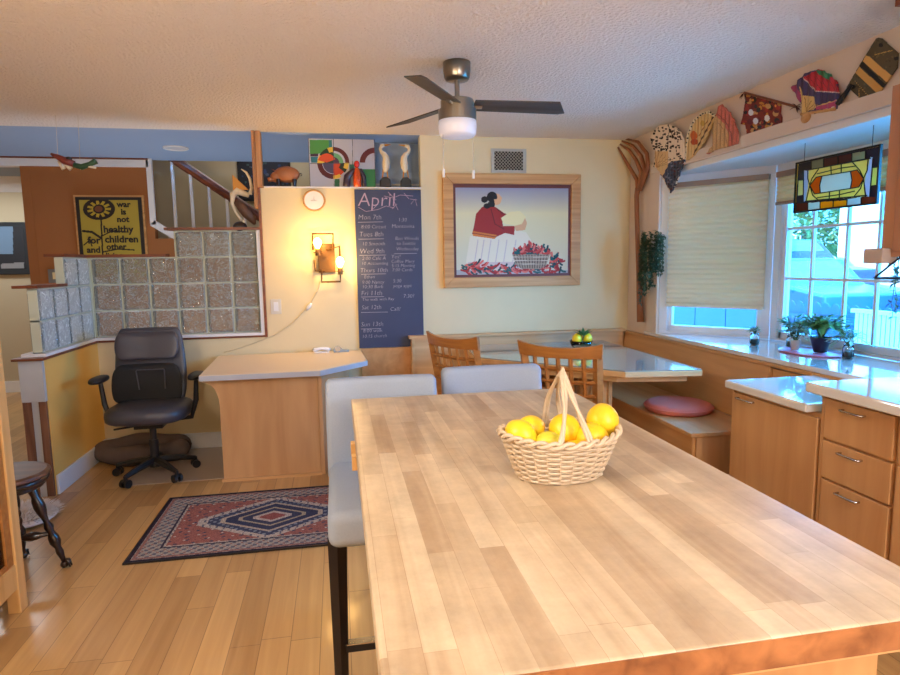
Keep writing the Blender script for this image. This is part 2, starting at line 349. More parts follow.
# ------------------------------------------------------------------ painted panels (colour grid on a real slab)
class Panel:
    """grid on a plane; paint in photo pixels (space='px') or in local metres (space='uv')"""
    def __init__(s, plane, val, u0, u1, z0, z1, nx, ny, base=(255, 255, 255), space='px'):
        s.plane, s.val, s.nx, s.ny = plane, val, nx, ny; s.u0, s.u1, s.z0, s.z1 = u0, u1, z0, z1
        us = u0+(np.arange(nx)+.5)/nx*(u1-u0); zs = z0+(np.arange(ny)+.5)/ny*(z1-z0)
        U, Z = np.meshgrid(us, zs)
        if space == 'px':
            if plane == 'Y': X3, Y3, Z3 = U, np.full_like(U, val), Z
            elif plane == 'X': X3, Y3, Z3 = np.full_like(U, val), U, Z
            else: X3, Y3, Z3 = U, Z, np.full_like(U, val)
            Z3 = Z3-H
            w = X3*fw.x+Y3*fw.y+Z3*fw.z
            s.A = 450+F*(X3*rr.x+Y3*rr.y+Z3*rr.z)/w; s.B = 337.5-F*(X3*uu.x+Y3*uu.y+Z3*uu.z)/w
        else: s.A, s.B = U, Z
        s.c = np.empty((ny, nx, 3)); s.c[:] = base; s.mask = np.ones((ny, nx), bool)
    def inpoly(s, pts):
        pts = np.array(pts, float); ins = np.zeros(s.A.shape, bool); n = len(pts)
        for i in range(n):
            x1, y1 = pts[i]; x2, y2 = pts[(i+1) % n]
            if y1 == y2: continue
            cnd = (s.B < y1) != (s.B < y2)
            ins ^= cnd & (s.A < (x2-x1)*(s.B-y1)/(y2-y1)+x1)
        return ins
    def inell(s, cx, cy, rx, ry, rot=0):
        dx, dy = s.A-cx, s.B-cy; c, q = math.cos(rot), math.sin(rot)
        return ((dx*c+dy*q)/rx)**2+((-dx*q+dy*c)/ry)**2 < 1
    def poly(s, pts, c): s.c[s.inpoly(pts)] = c; return s
    def ell(s, cx, cy, rx, ry, c, rot=0): s.c[s.inell(cx, cy, rx, ry, rot)] = c; return s
    def online(s, pts, w):
        o = np.zeros(s.A.shape, bool)
        for (x1, y1), (x2, y2) in zip(pts[:-1], pts[1:]):
            dx, dy = x2-x1, y2-y1; L = dx*dx+dy*dy+1e-9
            t = np.clip(((s.A-x1)*dx+(s.B-y1)*dy)/L, 0, 1)
            o |= (s.A-x1-t*dx)**2+(s.B-y1-t*dy)**2 < (w/2)**2
        return o
    def line(s, pts, w, c): s.c[s.online(pts, w)] = c; return s
    def cut(s, pts): s.mask &= s.inpoly(pts); return s
    def noise(s, a): s.c = np.clip(s.c*(1+a*(np.random.rand(s.ny, s.nx, 1)-.5)), 0, 255); return s
    def build(s, name, mt, parent=None, thick=.006, relief=None, **k):
        nx, ny = s.nx, s.ny
        us = np.linspace(s.u0, s.u1, nx+1); zs = np.linspace(s.z0, s.z1, ny+1)
        rl = relief if relief else (lambda u, z: 0)
        vs = []
        for z in zs:
            for u in us:
                d = rl(u, z)
                vs.append({'Y': (u, s.val-d, z), 'X': (s.val-d, u, z), 'Z': (u, z, s.val+d)}[s.plane])
        J, I = np.nonzero(s.mask)
        a = J*(nx+1)+I; f = np.stack([a, a+1, a+nx+2, a+nx+1], 1)
        used = np.unique(f); rm = np.full(len(vs), -1); rm[used] = np.arange(len(used)); f = rm[f]
        vs = [vs[i] for i in used]
        if s.plane == 'X': f = f[:, ::-1]
        if parent is not None: org = ORG[parent.name]
        else:
            va = np.array(vs); org = Vector(((va[:, 0].min()+va[:, 0].max())/2, (va[:, 1].min()+va[:, 1].max())/2, va[:, 2].min()))
        me = bpy.data.meshes.new(name); me.from_pydata([tuple(Vector(v)-org) for v in vs], [], f.tolist())
        ca = me.color_attributes.new('paint', 'FLOAT_COLOR', 'CORNER')
        c = s.c[J, I]/255.0; c = np.where(c <= .04045, c/12.92, ((c+.055)/1.055)**2.4)
        cc = np.ones((len(f), 4, 4)); cc[:, :, :3] = c[:, None, :]
        ca.data.foreach_set('color', cc.ravel().astype(np.float32))
        o = link(name, me, mt, parent, org)
        so = o.modifiers.new('solid', 'SOLIDIFY'); so.thickness = thick; so.offset = -1
        return setp(o, **k)

def text_mesh(name, items, mt, parent, y, ext=.0012, bold=.0, shear=0):
    """items: (string, px_left, px_baseline, height_px); lettering standing on the plane Y=y"""
    mb = MB()
    for t, x, yb, hp in items:
        a = P(x, yb, 'Y', y); b = P(x, yb-hp, 'Y', y); size = (b.z-a.z)/.72
        cu = bpy.data.curves.new('lettering', 'FONT'); cu.body = t; cu.size = size; cu.extrude = ext; cu.offset = bold*size; cu.resolution_u = 2; cu.shear = shear
        o = bpy.data.objects.new('lettering', cu); COL.objects.link(o)
        bpy.context.view_layer.update()
        me = bpy.data.meshes.new_from_object(o.evaluated_get(bpy.context.evaluated_depsgraph_get()))
        mb.raw([(a.x+v.co.x, y-v.co.z, a.z+v.co.y) for v in me.vertices], [tuple(p.vertices) for p in me.polygons])
        bpy.data.objects.remove(o); bpy.data.curves.remove(cu); bpy.data.meshes.remove(me)
    return obj(name, mb, mt, parent, fix=False)

# ================================================================== STRUCTURE
YB = 4.98; XR = 2.5; ZC = 2.44
struct('floor', MB().box(-4.6, -2, -.06, 3.0, 8.4, 0), M['floor'], loc=(0, 0, 0))
struct('ceiling', MB().box(-4.6, -2, ZC, XR, YB, ZC+.08), M['ceil'])
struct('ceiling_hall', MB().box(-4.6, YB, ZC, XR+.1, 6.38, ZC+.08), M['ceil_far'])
# back wall: tall part, part under the pass-through, low part under the glass blocks
struct('wall_back', MB().prism([(.69, 0), (XR+.12, 0), (XR+.12, ZC), (.69, ZC), (.69, 2.02), (-.575, 2.02), (-.575, .885), (-1.94, .885), (-1.94, 0)][::-1], YB, YB+.11, 'Y'), M['wall'])
struct('wall_left_low', MB().box(-1.94, 4.125, 0, -1.80, YB-.001, .868), M['wall_low'])
lw = thing('low_wall_end', 'grey boxed end of the low wall on rough brown studs', 'wall end', (-1.87, 4.1, 0))
lw['kind'] = 'structure'
obj('grey_box', MB().box(-1.935, 4.095, .61, -1.802, 4.123, .868), M['greybox'], lw)
obj('stud', MB().box(-1.935, 4.10, 0, -1.885, 4.123, .609), M['oldwood'], lw)
obj('stud', MB().box(-1.845, 4.10, 0, -1.805, 4.123, .609), M['oldwood'], lw)
obj('drywall_strip', MB().box(-1.885, 4.105, 0, -1.845, 4.123, .609), M['greybox'], lw)
struct('trim_1', MB().box(-1.96, 4.07, .869, -1.785, YB-.002, .884), M['redwood'])
struct('trim_2', MB().box(-1.93, 4.13, .885, -1.79, YB-.03, .905), M['white'])
struct('trim_3', MB().box(-1.80, 4.955, .884, -.575, YB+.02, .905).box(-.60, 4.955, .905, -.575, YB-.002, 1.70), M['white'])
struct('trim_4', MB().box(-1.80, 4.965, .868, -.56, 4.979, .883).box(-.574, 4.95, .868, -.556, 4.979, 2.02), M['redwood'])
struct('baseboard_back', MB().box(-1.785, 4.962, 0, -.3, 4.979, .125), M['white'], bevel=.004)
struct('baseboard_left', MB().box(-1.799, 4.125, 0, -1.783, 4.96, .125), M['white'], bevel=.004)
post = struct('trim_post', MB().box(-.60, 4.93, 1.86, -.575, 5.06, ZC-.001).box(-.574, 4.935, 2.022, -.535, 5.05, ZC-.001), M['pine'], bevel=.004)
struct('trim_ledge', MB().box(-.53, 4.965, 2.021, .69, 5.09, 2.032), M['white'])
# right wall around the bay window
A_ = (XR, 4.45); B_ = (3.0, 3.82); C_ = (3.0, 2.62); D_ = (XR, 1.99)
wr = MB().box(XR, 4.45, 0, XR+.11, YB, ZC+.05).box(XR, 1.99, 2.10, XR+.11, 4.449, ZC+.05).box(XR, -2, 0, XR+.11, 1.989, ZC+.05).box(XR, 1.99, 0, XR+.11, 4.449, .80)
struct('wall_right', wr, M['wall_r'])
struct('trim_bay_casing', MB().box(2.478, 4.45, .845, 2.499, 4.60, 2.18).box(2.474, 1.99, 2.10, 2.499, 4.60, 2.175), M['wall_r'], bevel=.005)
struct('ceiling_bay', MB().prism([A_, (3.12, 3.9), (3.12, 2.5), D_], 2.06, 2.10), M['white'])
struct('wall_bay_foot', MB().prism([(XR+.111, 4.44), (3.1, 3.87), (3.1, 2.57), (XR+.111, 2.0)], 0, .82), M['white'])
struct('trim_window_sill', MB().prism([(2.455, 4.60), (2.50, 4.60), (2.515, 4.44), (3.0, 3.815), (3.0, 2.625), (2.515, 2.0), (2.455, 2.0)], .822, .85), mat('stone_sill', (214, 206, 202), .12, var=.08, vs=30, coat=1), bevel=.004)
# outer walls of the building, rear and left, beyond the frame
struct('wall_rear', MB().box(-4.6, -2.1, 0, XR+.11, -2.0, ZC+.05), M['wall'])
struct('wall_left', MB().box(-4.7, -2.1, 0, -4.6, 8.4, 3.2), M['beige'])
struct('wall_far', MB().box(-4.6, 7.86, 0, -2.76, 7.96, 3.2), M['beige'])
struct('baseboard_far', MB().box(-4.6, 7.84, 0, -2.82, 7.858, .13), M['white'])
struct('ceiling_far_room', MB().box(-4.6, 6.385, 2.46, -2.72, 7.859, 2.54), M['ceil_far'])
struct('trim_crown_far', MB().prism([(7.859, 2.30), (7.859, 2.458), (7.70, 2.458)], -4.6, -2.82, 'X'), M['white'])
# terracotta wall beyond the glass blocks, with its stair opening
struct('wall_orange', MB().box(-2.72, 6.30, 0, -1.69, 6.40, 2.36).box(-1.69, 6.30, 0, 2.6, 6.40, 1.70), M['orange'])
struct('wall_orange_return', MB().box(-2.80, 6.301, 0, -2.721, 7.899, 4.0), M['orange'])
struct('trim_crown_hall', MB().box(-4.6, 6.27, 2.36, -1.70, 6.40, 2.425), M['white'])
struct('trim_painted_shadow', MB().box(-4.6, 6.26, 2.426, -1.70, 6.40, 2.439), M['redwood'])  # brown strip drawn for the shadow line above the crown
struct('trim_stair_edge', MB().box(-1.72, 6.27, 1.83, -1.67, 6.30, 2.439).prism([(-1.72, 1.82), (-1.50, 1.68), (-1.50, 1.75), (-1.68, 1.87)], 6.27, 6.30, 'Y').box(-1.50, 6.27, 1.68, 2.6, 6.30, 1.74), M['white'])
struct('wall_stairwell', MB().box(-2.79, 7.9, 0, 2.7, 8.0, 4.0), M['beige'])
struct('wall_stair_right', MB().box(2.61, 5.09, 0, 2.71, 8.0, 4.0), M['beige'])
struct('ceiling_stairwell', MB().box(-2.8, 6.39, 4.0, 2.7, 8.0, 4.08), M['white'])
struct('wall_over_hall', MB().box(-2.72, 6.385, 2.545, 2.7, 6.48, 4.0), M['beige'])

# ---- stair railing (one thing) beyond the wall
st = thing('stair_railing', 'white balusters under a brown sloping handrail in the stairwell', 'railing', (-1.0, 6.5, 1.7))
obj('handrail', MB().tube([(-1.56, 6.52, 2.50), (-.3, 6.52, 1.60)], .045, 8), M['redwood'], st)
obj('bottom_rail', MB().box(-1.62, 6.49, 1.70, -.3, 6.55, 1.75), M['white'], st)
for i in range(7):
    x = -1.55+i*.165; zt = min(2.48, 2.50-(x+1.56)*.714)
    if zt > 1.78: obj('baluster', MB().box(x-.013, 6.507, 1.751, x+.013, 6.533, zt-.02), M['white'], st)

# ---- bay windows
def bay(n, p, q, muntin_s=(), muntin_z=(), label=None, zb=.87, zt=2.0, fw_=.065):
    p = Vector((p[0], p[1], 0)); q = Vector((q[0], q[1], 0)); d = (q-p); L = d.length; d.normalize(); out = Vector((-d.y, d.x, 0))
    if out.x < 0: out = -out
    mtx = Matrix.Identity(4)
    for i, ax in enumerate((d, out, Vector((0, 0, 1)))):
        for j in range(3): mtx[j][i] = ax[j]
    mtx.translation = p
    def mb():
        b = MB(); b.m = mtx; return b
    root = thing('window_%d' % n, label or 'white framed bay window', 'window', p+Vector((0, 0, .85)))
    root['kind'] = 'structure'
    f = mb().box(0, 0, .85, L, .09, zb).box(0, 0, zt, L, .09, 2.10).box(0, 0, zb, fw_, .09, zt).box(L-fw_, 0, zb, L, .09, zt)
    f.box(fw_, .02, zb, fw_+.03, .07, zt).box(L-fw_-.03, .02, zb, L-fw_, .07, zt).box(fw_, .02, zb, L-fw_, .07, zb+.045).box(fw_, .02, zt-.04, L-fw_, .07, zt)
    obj('window_frame', f, M['vinyl'], root, bevel=.004)
    obj('pane', mb().box(fw_+.02, .042, zb+.03, L-fw_-.02, .046, zt-.03), M['pane'], root)
    if muntin_s or muntin_z:
        g = mb()
        for s_ in muntin_s: g.box(s_-.009, .034, zb+.03, s_+.009, .054, zt-.03)
        for z_ in muntin_z: g.box(fw_, .033, z_-.009, L-fw_, .055, z_+.009)
        obj('muntin', g, M['vinyl'], root)
    return mtx, L
ys = [3.82-P(px, 280, 'X', 3.04)[1] for px in (811, 845, 877)]
w1, L1 = bay(1, A_, B_, label='angled bay window with its cellular shade nearly all down')
w2, L2 = bay(2, B_, C_, ys, (1.285, 1.62), label='wide bay window divided into small panes')
w3, L3 = bay(3, C_, D_, label='bay window hidden behind the wall cabinet')
def portal(p, q):
    p = Vector((p[0], p[1], 1.45)); q = Vector((q[0], q[1], 1.45)); d = q-p; out = Vector((-d.y, d.x, 0)).normalized()
    if out.x < 0: out = -out
    o = light('window_portal', 'AREA', (p+q)/2+out*.12, (0, 0, 0), (1, 1, 1), 1, d.length-.1, 1.12, True)
    z = out; x = d.normalized(); y = z.cross(x)
    mm = Matrix((x, y, z)).transposed().to_4x4(); mm.translation = (p+q)/2+out*.12; o.matrix_world = mm
for a, b in ((A_, B_), (B_, C_), (C_, D_)): portal(a, b)

def shade(mtx, s0, s1, z0, z1, label, n):
    def mb():
        b = MB(); b.m = mtx; return b
    root = thing('cellular_shade', label, 'window shade', mtx @ Vector(((s0+s1)/2, -.03, z0)), 'cream cellular shades in the bay')
    pts = []; k = n*2
    for i in range(k+1):
        pts.append((-.052 if i % 2 else -.034, z0+(z1-z0)*i/k))
    back = [(-.014, z) for y, z in pts[::-1]]
    vs = [(s0, y, z) for y, z in pts+back]; vs2 = [(s1, y, z) for y, z in pts+back]; m_ = len(vs)
    fs = [(i, (i+1) % m_, (i+1) % m_+m_, i+m_) for i in range(m_)]
    obj('pleated_fabric', mb().raw(vs+vs2, fs), M['shade'], root)
    obj('head_rail', mb().box(s0-.005, -.056, z1, s1+.005, -.01, z1+.035), M['shaderail'], root)
    obj('bottom_rail', mb().box(s0-.003, -.054, z0-.02, s1+.003, -.014, z0), M['shaderail'] if n < 8 else M['shade'], root)
shade(w1, .075, L1-.04, 1.085, 1.965, 'cream shade lowered over the angled window', 24)
shade(w2, .07, L2-.05, 1.80, 1.965, 'cream shade drawn up at the top of the wide window', 6)

# ================================================================== OUTSIDE
struct('ground_outside', MB().box(3.2, -12, -.5, 40, 45, -.3), mat('driveway', (205, 205, 200), .9), loc=(10, 5, -.5))
struct('roof_sun_blocker', MB().prism([(-5.2, 2.6), (3.4, 2.6), (-.8, 4.4)], -2.6, 4.95, 'Y'), mat('roof_shingles', (90, 84, 80), .9))  # unseen gable, added to keep the low sun off fence and cars
hs = thing('neighbour_house', 'pale rendered house with a blue-grey window across the driveway', 'house', (17, 13, -.3))
obj('house_wall', MB().box(14, 7, -.3, 20, 15.2, 4.2), mat('pale_render', (236, 214, 204), .9), hs)
obj('house_roof', MB().prism([(13.4, 4.2), (20.6, 4.2), (17, 6.2)], 6.6, 15.8, 'Y'), mat('roof_grey', (120, 120, 130), .9), hs)
hwf = obj('house_window', MB().box(13.93, 12.9, 1.9, 13.999, 13.9, 3.6), M['vinyl'], hs)
obj('pane', MB().box(13.91, 13.0, 2.0, 13.929, 13.8, 3.5), mat('blue_grey_glass', (110, 140, 170), .2), hwf)
h2 = thing('far_house', 'pale gabled house behind the leafy tree', 'house', (24, 28, -.3))
obj('house_wall', MB().box(22, 22, -.3, 28, 34, 3.0), mat('pale_render_2', (230, 215, 210), .9), h2)
obj('house_roof', MB().prism([(21.5, 3.0), (28.5, 3.0), (25, 6)], 21.5, 34.5, 'Y'), mat('roof_blue', (150, 170, 190), .9), h2)
def car(name, label, x0, x1, y0, y1, zg, zb, zt, color, cat='car'):
    """side-on body: length along Y, width along X"""
    r = thing(name, label, cat, ((x0+x1)/2, (y0+y1)/2, zg), None)
    L = y1-y0
    body = [(y0, zg+.3), (y0+.05, zb-.12), (y0+L*.22, zb), (y0+L*.36, zt-.03), (y0+L*.44, zt), (y0+L*.82, zt), (y0+L*.92, zb), (y1-.03, zb-.06), (y1, zg+.3)]
    obj('body', MB().prism(body, x0, x1, 'X'), color, r, bevel=.06, seg=3, smooth=False)
    gl = mat('car_glass', (96, 120, 140), .08)
    w_ = [(y0+L*.27, zb+.03), (y0+L*.385, zt-.09), (y0+L*.44, zt-.07), (y0+L*.80, zt-.07), (y0+L*.88, zb+.03)]
    obj('side_window', MB().prism(w_, x0-.012, x0+.05, 'X'), gl, r)
    obj('windscreen', MB().raw([(x0+.12, y0+L*.235, zb+.02), (x1-.12, y0+L*.235, zb+.02), (x1-.2, y0+L*.355, zt-.06), (x0+.2, y0+L*.355, zt-.06),
        (x0+.12, y0+L*.235-.02, zb+.03), (x1-.12, y0+L*.235-.02, zb+.03), (x1-.2, y0+L*.355-.02, zt-.05), (x0+.2, y0+L*.355-.02, zt-.05)], [(0,1,2,3),(7,6,5,4),(0,4,5,1),(1,5,6,2),(2,6,7,3),(3,7,4,0)]), gl, r)
    for yy in (y0+L*.19, y0+L*.81):
        for xx in (x0+.09, x1-.09):
            obj('wheel', MB().cyl((xx-.1, yy, zg+.33), (xx+.1, yy, zg+.33), .33, n=20), M['blackplastic'], r)
    return r
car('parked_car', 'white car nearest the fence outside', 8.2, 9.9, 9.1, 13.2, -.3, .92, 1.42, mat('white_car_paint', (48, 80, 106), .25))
car('parked_van', 'blue-grey van parked beyond the white car', 11.2, 13.1, 12.8, 18.5, -.3, 1.25, 1.95, mat('blue_car_paint', (24, 46, 72), .25), 'van')
car('parked_car', 'dark blue car in front of the pale house', 9.6, 11.2, 4.6, 8.95, -.3, .95, 1.35, mat('dark_blue_car_paint', (34, 56, 86), .25))
fe = thing('board_fence', 'board fence with scalloped picket tops behind the window plants', 'fence', (6, 6, -.3))
yy = 5.55
bp = mat('fence_paint', (30, 52, 86), .7)
while yy < 7.6:
    pts = [(yy, -.3), (yy+.145, -.3), (yy+.145, .80), (yy+.11, .845), (yy+.0725, .86), (yy+.035, .845), (yy, .80)]
    obj('picket', MB().prism(pts, 6.0, 6.02, 'X'), bp, fe); yy += .147
obj('fence_rail', MB().box(5.965, 5.55, .62, 5.999, 7.6, .70).box(5.965, 5.55, 0, 5.999, 7.6, .08), bp, fe)
f2 = thing('solid_fence', 'solid tongue and groove fence seen under the lowered shade', 'fence', (6.6, 11, -.3))
for i in range(9): obj('fence_panel', MB().box(6.6, 8.6+i*.92, -.3, 6.63, 8.6+i*.92+.9, 1.15), bp, f2, bevel=.004)
obj('fence_rail', MB().box(6.57, 8.6, .75, 6.599, 16.8, .83), bp, f2)
rl = thing('slat_railing', 'pale vertical slat railing right of the board fence', 'railing', (5.2, 4.8, -.3))
for i in range(24):
    obj('slat', MB().box(5.2, 4.15+i*.052, -.3, 5.22, 4.15+i*.052+.024, .86), M['vinyl'], rl)
obj('rail', MB().box(5.19, 4.12, .861, 5.23, 5.42, .90), M['vinyl'], rl)
def tree(label, c, r, n, mt, hz, name='leafy_tree'):
    t = thing(name, label, 'tree', (c[0], c[1], -.3), 'trees beyond the driveway')
    obj('trunk', MB().tube([(c[0], c[1], -.3), (c[0]+.1, c[1], c[2]*.6), (c[0], c[1], c[2])], [.16, .13, .08]), M['oldwood'], t)
    f = MB()
    for i in range(n):
        v = Vector([random.gauss(0, 1) for _ in range(3)]).normalized(); q = random.uniform(.75, 1.0)*(1+.12*math.sin(5*v.x+3*v.z))
        p = Vector(c)+Vector((v.x*r, v.y*r, v.z*hz))*q
        f.leaf(p, v+Vector([random.uniform(-.8, .8) for _ in range(3)]), .26, .16)
    obj('crown', f, mt, t, fix=False)
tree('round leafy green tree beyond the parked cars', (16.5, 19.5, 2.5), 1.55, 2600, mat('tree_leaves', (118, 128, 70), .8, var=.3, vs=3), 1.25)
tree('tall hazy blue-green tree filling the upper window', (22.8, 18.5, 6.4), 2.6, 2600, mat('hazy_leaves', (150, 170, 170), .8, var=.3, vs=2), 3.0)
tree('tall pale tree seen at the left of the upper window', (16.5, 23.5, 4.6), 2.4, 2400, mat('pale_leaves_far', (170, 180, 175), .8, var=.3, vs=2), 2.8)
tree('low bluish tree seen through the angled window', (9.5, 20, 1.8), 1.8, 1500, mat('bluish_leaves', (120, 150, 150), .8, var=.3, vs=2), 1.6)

# ================================================================== GLASS BLOCKS
gp = thing('glass_block_partition', 'wavy glass block screen standing on the low walls behind the desk chair', 'glass block wall', (-1.2, YB, .905))
S_ = .2035
def gblock(x0, y0, z0, x1, y1, z1):
    o = obj('glass_block', MB().box(x0, y0, z0, x1, y1, z1), M['block_glass'], gp, bevel=.012, seg=2)
    w_ = .011; r_ = MB()
    if x1-x0 > y1-y0: r_.box(x0-.004, y0+.012, z0, x0+w_, y1-.012, z1).box(x1-w_, y0+.012, z0, x1+.004, y1-.012, z1)
    elif y0 < 4.2: r_.box(x0+.012, y1-w_, z0, x1-.012, y1+.004, z1)
    else: r_.box(x0+.012, y0-.004, z0, x1-.012, y0+w_, z1).box(x0+.012, y1-w_, z0, x1-.012, y1+.004, z1)
    obj('pale_rim', r_, M['blockrim'], o)
mo = MB()
x_edges = [-.602-i*.2005 for i in range(7)]       # from the post leftwards
for i in range(6):
    rows = 4 if i < 3.5 and x_edges[i+1] > -1.30 else 3
    xa, xb = x_edges[i+1], x_edges[i]
    for r in range(rows):
        z = .906+r*.1975
        gblock(xa+.006, 4.985, z+.006, xb-.006, 5.06, z+.1925)
    mo.box(xa-.006, 4.995, .906, xa+.006, 5.05, .906+rows*.1975)
    for r in range(rows+1): mo.box(xa, 4.995, .906+r*.1975-.004 if r else .906, xb, 5.05, .906+r*.1975+.005)
yl = [4.97-i*.205 for i in range(5)]
for i in range(4):
    ya, yb = yl[i+1], yl[i]
    rows = 3 if i < 2 else 2
    if i == 1: rows = 3
    for r in range(rows):
        z = .906+r*.1975
        gblock(-1.88, ya+.006, z+.006, -1.807, yb-.006, z+.1925)
    mo.box(-1.87, ya-.006 if i < 3 else ya, .906, -1.817, ya+.006, .906+rows*.1975)
    for r in range(rows+1): mo.box(-1.87, ya, .906+r*.1975-.004 if r else .906, -1.817, yb, .906+r*.1975+.005)
mo.box(-1.87, 4.976, .906, -1.811, 5.05, 1.50)
obj('mortar_grid', mo, M['mortar'], gp)
struct('trim_5', MB().box(-1.27, 4.965, 1.703, -.576, 5.08, 1.722), M['redwood'])
struct('trim_6', MB().box(-1.93, 4.965, 1.506, -1.27, 5.08, 1.526).box(-1.93, 4.55, 1.506, -1.81, 4.964, 1.526), M['redwood'])
struct('trim_7', MB().box(-1.94, 4.12, 1.308, -1.80, 4.555, 1.326), M['redwood'])

# ================================================================== ISLAND
isl = thing('kitchen_island', 'butcher block island with a pale mixed-stave top in the foreground', 'kitchen island', (.45, 1.4, 0))
obj('butcher_block_top', MB().box(.034, .655, .885, .868, 2.235, .93), M['block'], isl, bevel=.004)
obj('end_grain_strip', MB().box(.036, .6535, .887, .866, .6555, .9275), M['blockedge'], isl)
obj('cabinet_body', MB().box(.40, .76, .09, .82, 1.95, .86), M['maple'], isl, bevel=.004)
obj('apron', MB().box(.10, .70, .845, .84, 2.12, .884), M['maplex'], isl, bevel=.002)
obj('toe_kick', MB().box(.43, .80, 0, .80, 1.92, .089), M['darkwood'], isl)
for y in (1.70, 1.83): obj('bracket', MB().box(.022, y-.018, .845, .12, y+.018, .8845), M['bookc'], isl, bevel=.002)

# ---- bar stools at the far end of the island
def bar_stool(label):
    r = thing('bar_stool', label, 'bar stool', (0, 0, 0), 'upholstered bar stools at the far end of the island')
    # seat faces -y ; width .44 ; depth .52
    obj('seat', MB().box(-.215, -.31, .545, .215, .26, .665), M['fabric'], r, bevel=.035, seg=5, smooth=True)
    n = 8; pts = []
    prof = [(.17, .60), (.20, .70), (.225, .80), (.245, .90), (.255, .975)]
    vs = []; k = 9
    for t, side in ((0, 0), (.075, 1)):
        for y, z in prof:
            for i in range(k):
                u = -1+2*i/(k-1); vs.append((.22*u, y+t+.018*(1-u*u)-.01, z))
    L = len(prof); fs = []
    for sd in range(2):
        for j in range(L-1):
            for i in range(k-1):
                a = sd*L*k+j*k+i; q = (a, a+1, a+k+1, a+k); fs.append(q if sd == 0 else q[::-1])
    for j in range(L-1):
        for i in (0, k-1): a = j*k+i; b = a+L*k; fs.append((a, a+k, b+k, b))
    for i in range(k-1):
        for j in (0, L-1): a = j*k+i; b = a+L*k; fs.append((a, a+1, b+1, b))
    b = obj('backrest', MB().raw(vs, fs), M['fabric'], r, bevel=.022, seg=4, smooth=True)
    for sx in (-1, 1):
        obj('leg', MB().tube([(sx*.188, -.262, .57), (sx*.19, -.285, 0)], [.030, .020], 4), M['black'], r)
        obj('leg', MB().tube([(sx*.188, .222, .57), (sx*.19, .285, 0)], [.030, .018], 4), M['black'], r)
        obj('side_stretcher', MB().box(sx*.19-.010, -.26, .28, sx*.19+.010, .25, .305), M['black'], r)
    fr = obj('footrest', MB().box(-.175, -.29, .195, .175, -.265, .22), M['black'], r)
    obj('metal_strip', MB().box(-.17, -.294, .2205, .17, -.263, .2245), M['chrome'], fr)
    return r
s1 = bar_stool('grey upholstered bar stool at the island corner, its seat side and black leg showing')
s1.location = (.158, 2.13, 0)
s2 = dup(s1, (.645, 2.265, 0), 0, 'grey bar stool of which only the top of the back shows behind the island edge')

# ---- lemon basket
bx, by, bz = .490, 1.300, .931
bk = thing('wicker_basket', 'oval wicker basket with a pointed twisted handle on the island', 'basket', (bx, by, bz))
def rim(t, dz=0, k=1.0):
    return lambda a: Vector((bx+(.098+.036*t)*k*math.cos(a), by+(.068+.030*t)*k*math.sin(a), bz+dz))
NS = 26; w = MB(); HB = .085
for i in range(15):
    t = i/14; z = .005+t*HB; pts = []
    for j in range(NS*4+1):
        a = 2*PI*j/(NS*4); off = .0035*math.cos(NS/2*a+PI*(i % 2)); p = rim(t, z)(a); d = Vector((math.cos(a), math.sin(a), 0)); pts.append(p+d*off+Vector((0, 0, .008*math.cos(a)**2*t)))
    w.tube(pts, .0033, 6, False)
obj('woven_wall', w, M['wicker'], bk, smooth=True)
w = MB()
for j in range(NS):
    a = 2*PI*(j+.5)/NS; w.tube([rim(0, .002)(a), rim(.5, HB*.5)(a), rim(1, HB+.008)(a)], .0022, 5)
obj('stake', w, M['wicker'], bk)
w = MB()
for ph in (0, PI):
    for lvl, k in ((HB+.012, 1.03),):
        pts = []
        for j in range(161):
            a = 2*PI*j/160; q = 14*a+ph; p = rim(1, lvl, k+.035*math.cos(q))(a); p.z += .0055*math.sin(q)+.010*math.cos(a)**2; pts.append(p)
        w.tube(pts, .0048, 6, False)
obj('braided_rim', w, M['wicker'], bk, smooth=True)
obj('base', MB().lathe([(.001, 0), (.098, 0), (.100, .006), (.001, .006)], (bx, by, bz), 32, 1, .70), M['wicker'], bk)
top = Vector((bx+.005, by, bz+.243)); w = MB()
for fx, fy, bx2 in ((-.036, -.098, .026), (.040, -.097, -.02)):
    f_ = Vector((bx+fx, by+fy, bz+HB+.006)); b_ = Vector((bx+bx2+.02, by+.098, bz+HB+.006))
    for o_ in (-.0035, .0035):
        pts = []
        for i in range(13):
            t = i/12
            p = f_.lerp(top, t); p += Vector((-.12*fx*math.sin(PI*t)+o_*math.cos(4*t), -.012*math.sin(PI*t), o_*math.sin(4*t))); pts.append(p)
        for i in range(1, 13):
            t = i/12
            p = top.lerp(b_, t); p += Vector((o_*math.cos(4*t), .03*math.sin(PI*t), o_)); pts.append(p)
        w.tube(pts, .0043, 6)
w.tube([top+Vector((-.006, -.004, -.015)), top+Vector((.002, 0, .004)), top+Vector((.008, .004, -.014))], .006, 6)
obj('handle', w, M['wicker'], bk, smooth=True)
def lemon(label, c, r, mt, ax=(1, 0, 0), kind='lemon', el=1.15, stem=True):
    c = Vector(c); a = Vector(ax).normalized(); rot = Vector((1, 0, 0)).rotation_difference(a).to_matrix()
    def fn(v):
        t = v.x/(r*el); v = v*(1+.07*max(0, abs(t)-.75)*4) if abs(t) > .75 else v
        return rot @ v
    o = thing(kind, label, kind, c-Vector((0, 0, r)), 'yellow citrus fruit in the wicker basket')
    obj('peel', MB().ball(c, (r*el, r, r), 24, 16, fn=fn), mt, o, smooth=True)
    if stem:
        e = c+a*r*el*1.03
        obj('stem_end', MB().ball(e, (.0035, .0035, .0035), 8, 6), M['stem'], o)
    return o
zt = bz+.086
lemon('knobbly lemon at the left end of the basket', (bx-.098, by-.02, zt+.022), .031, M['lemon'], (.7, -.55, -.5))
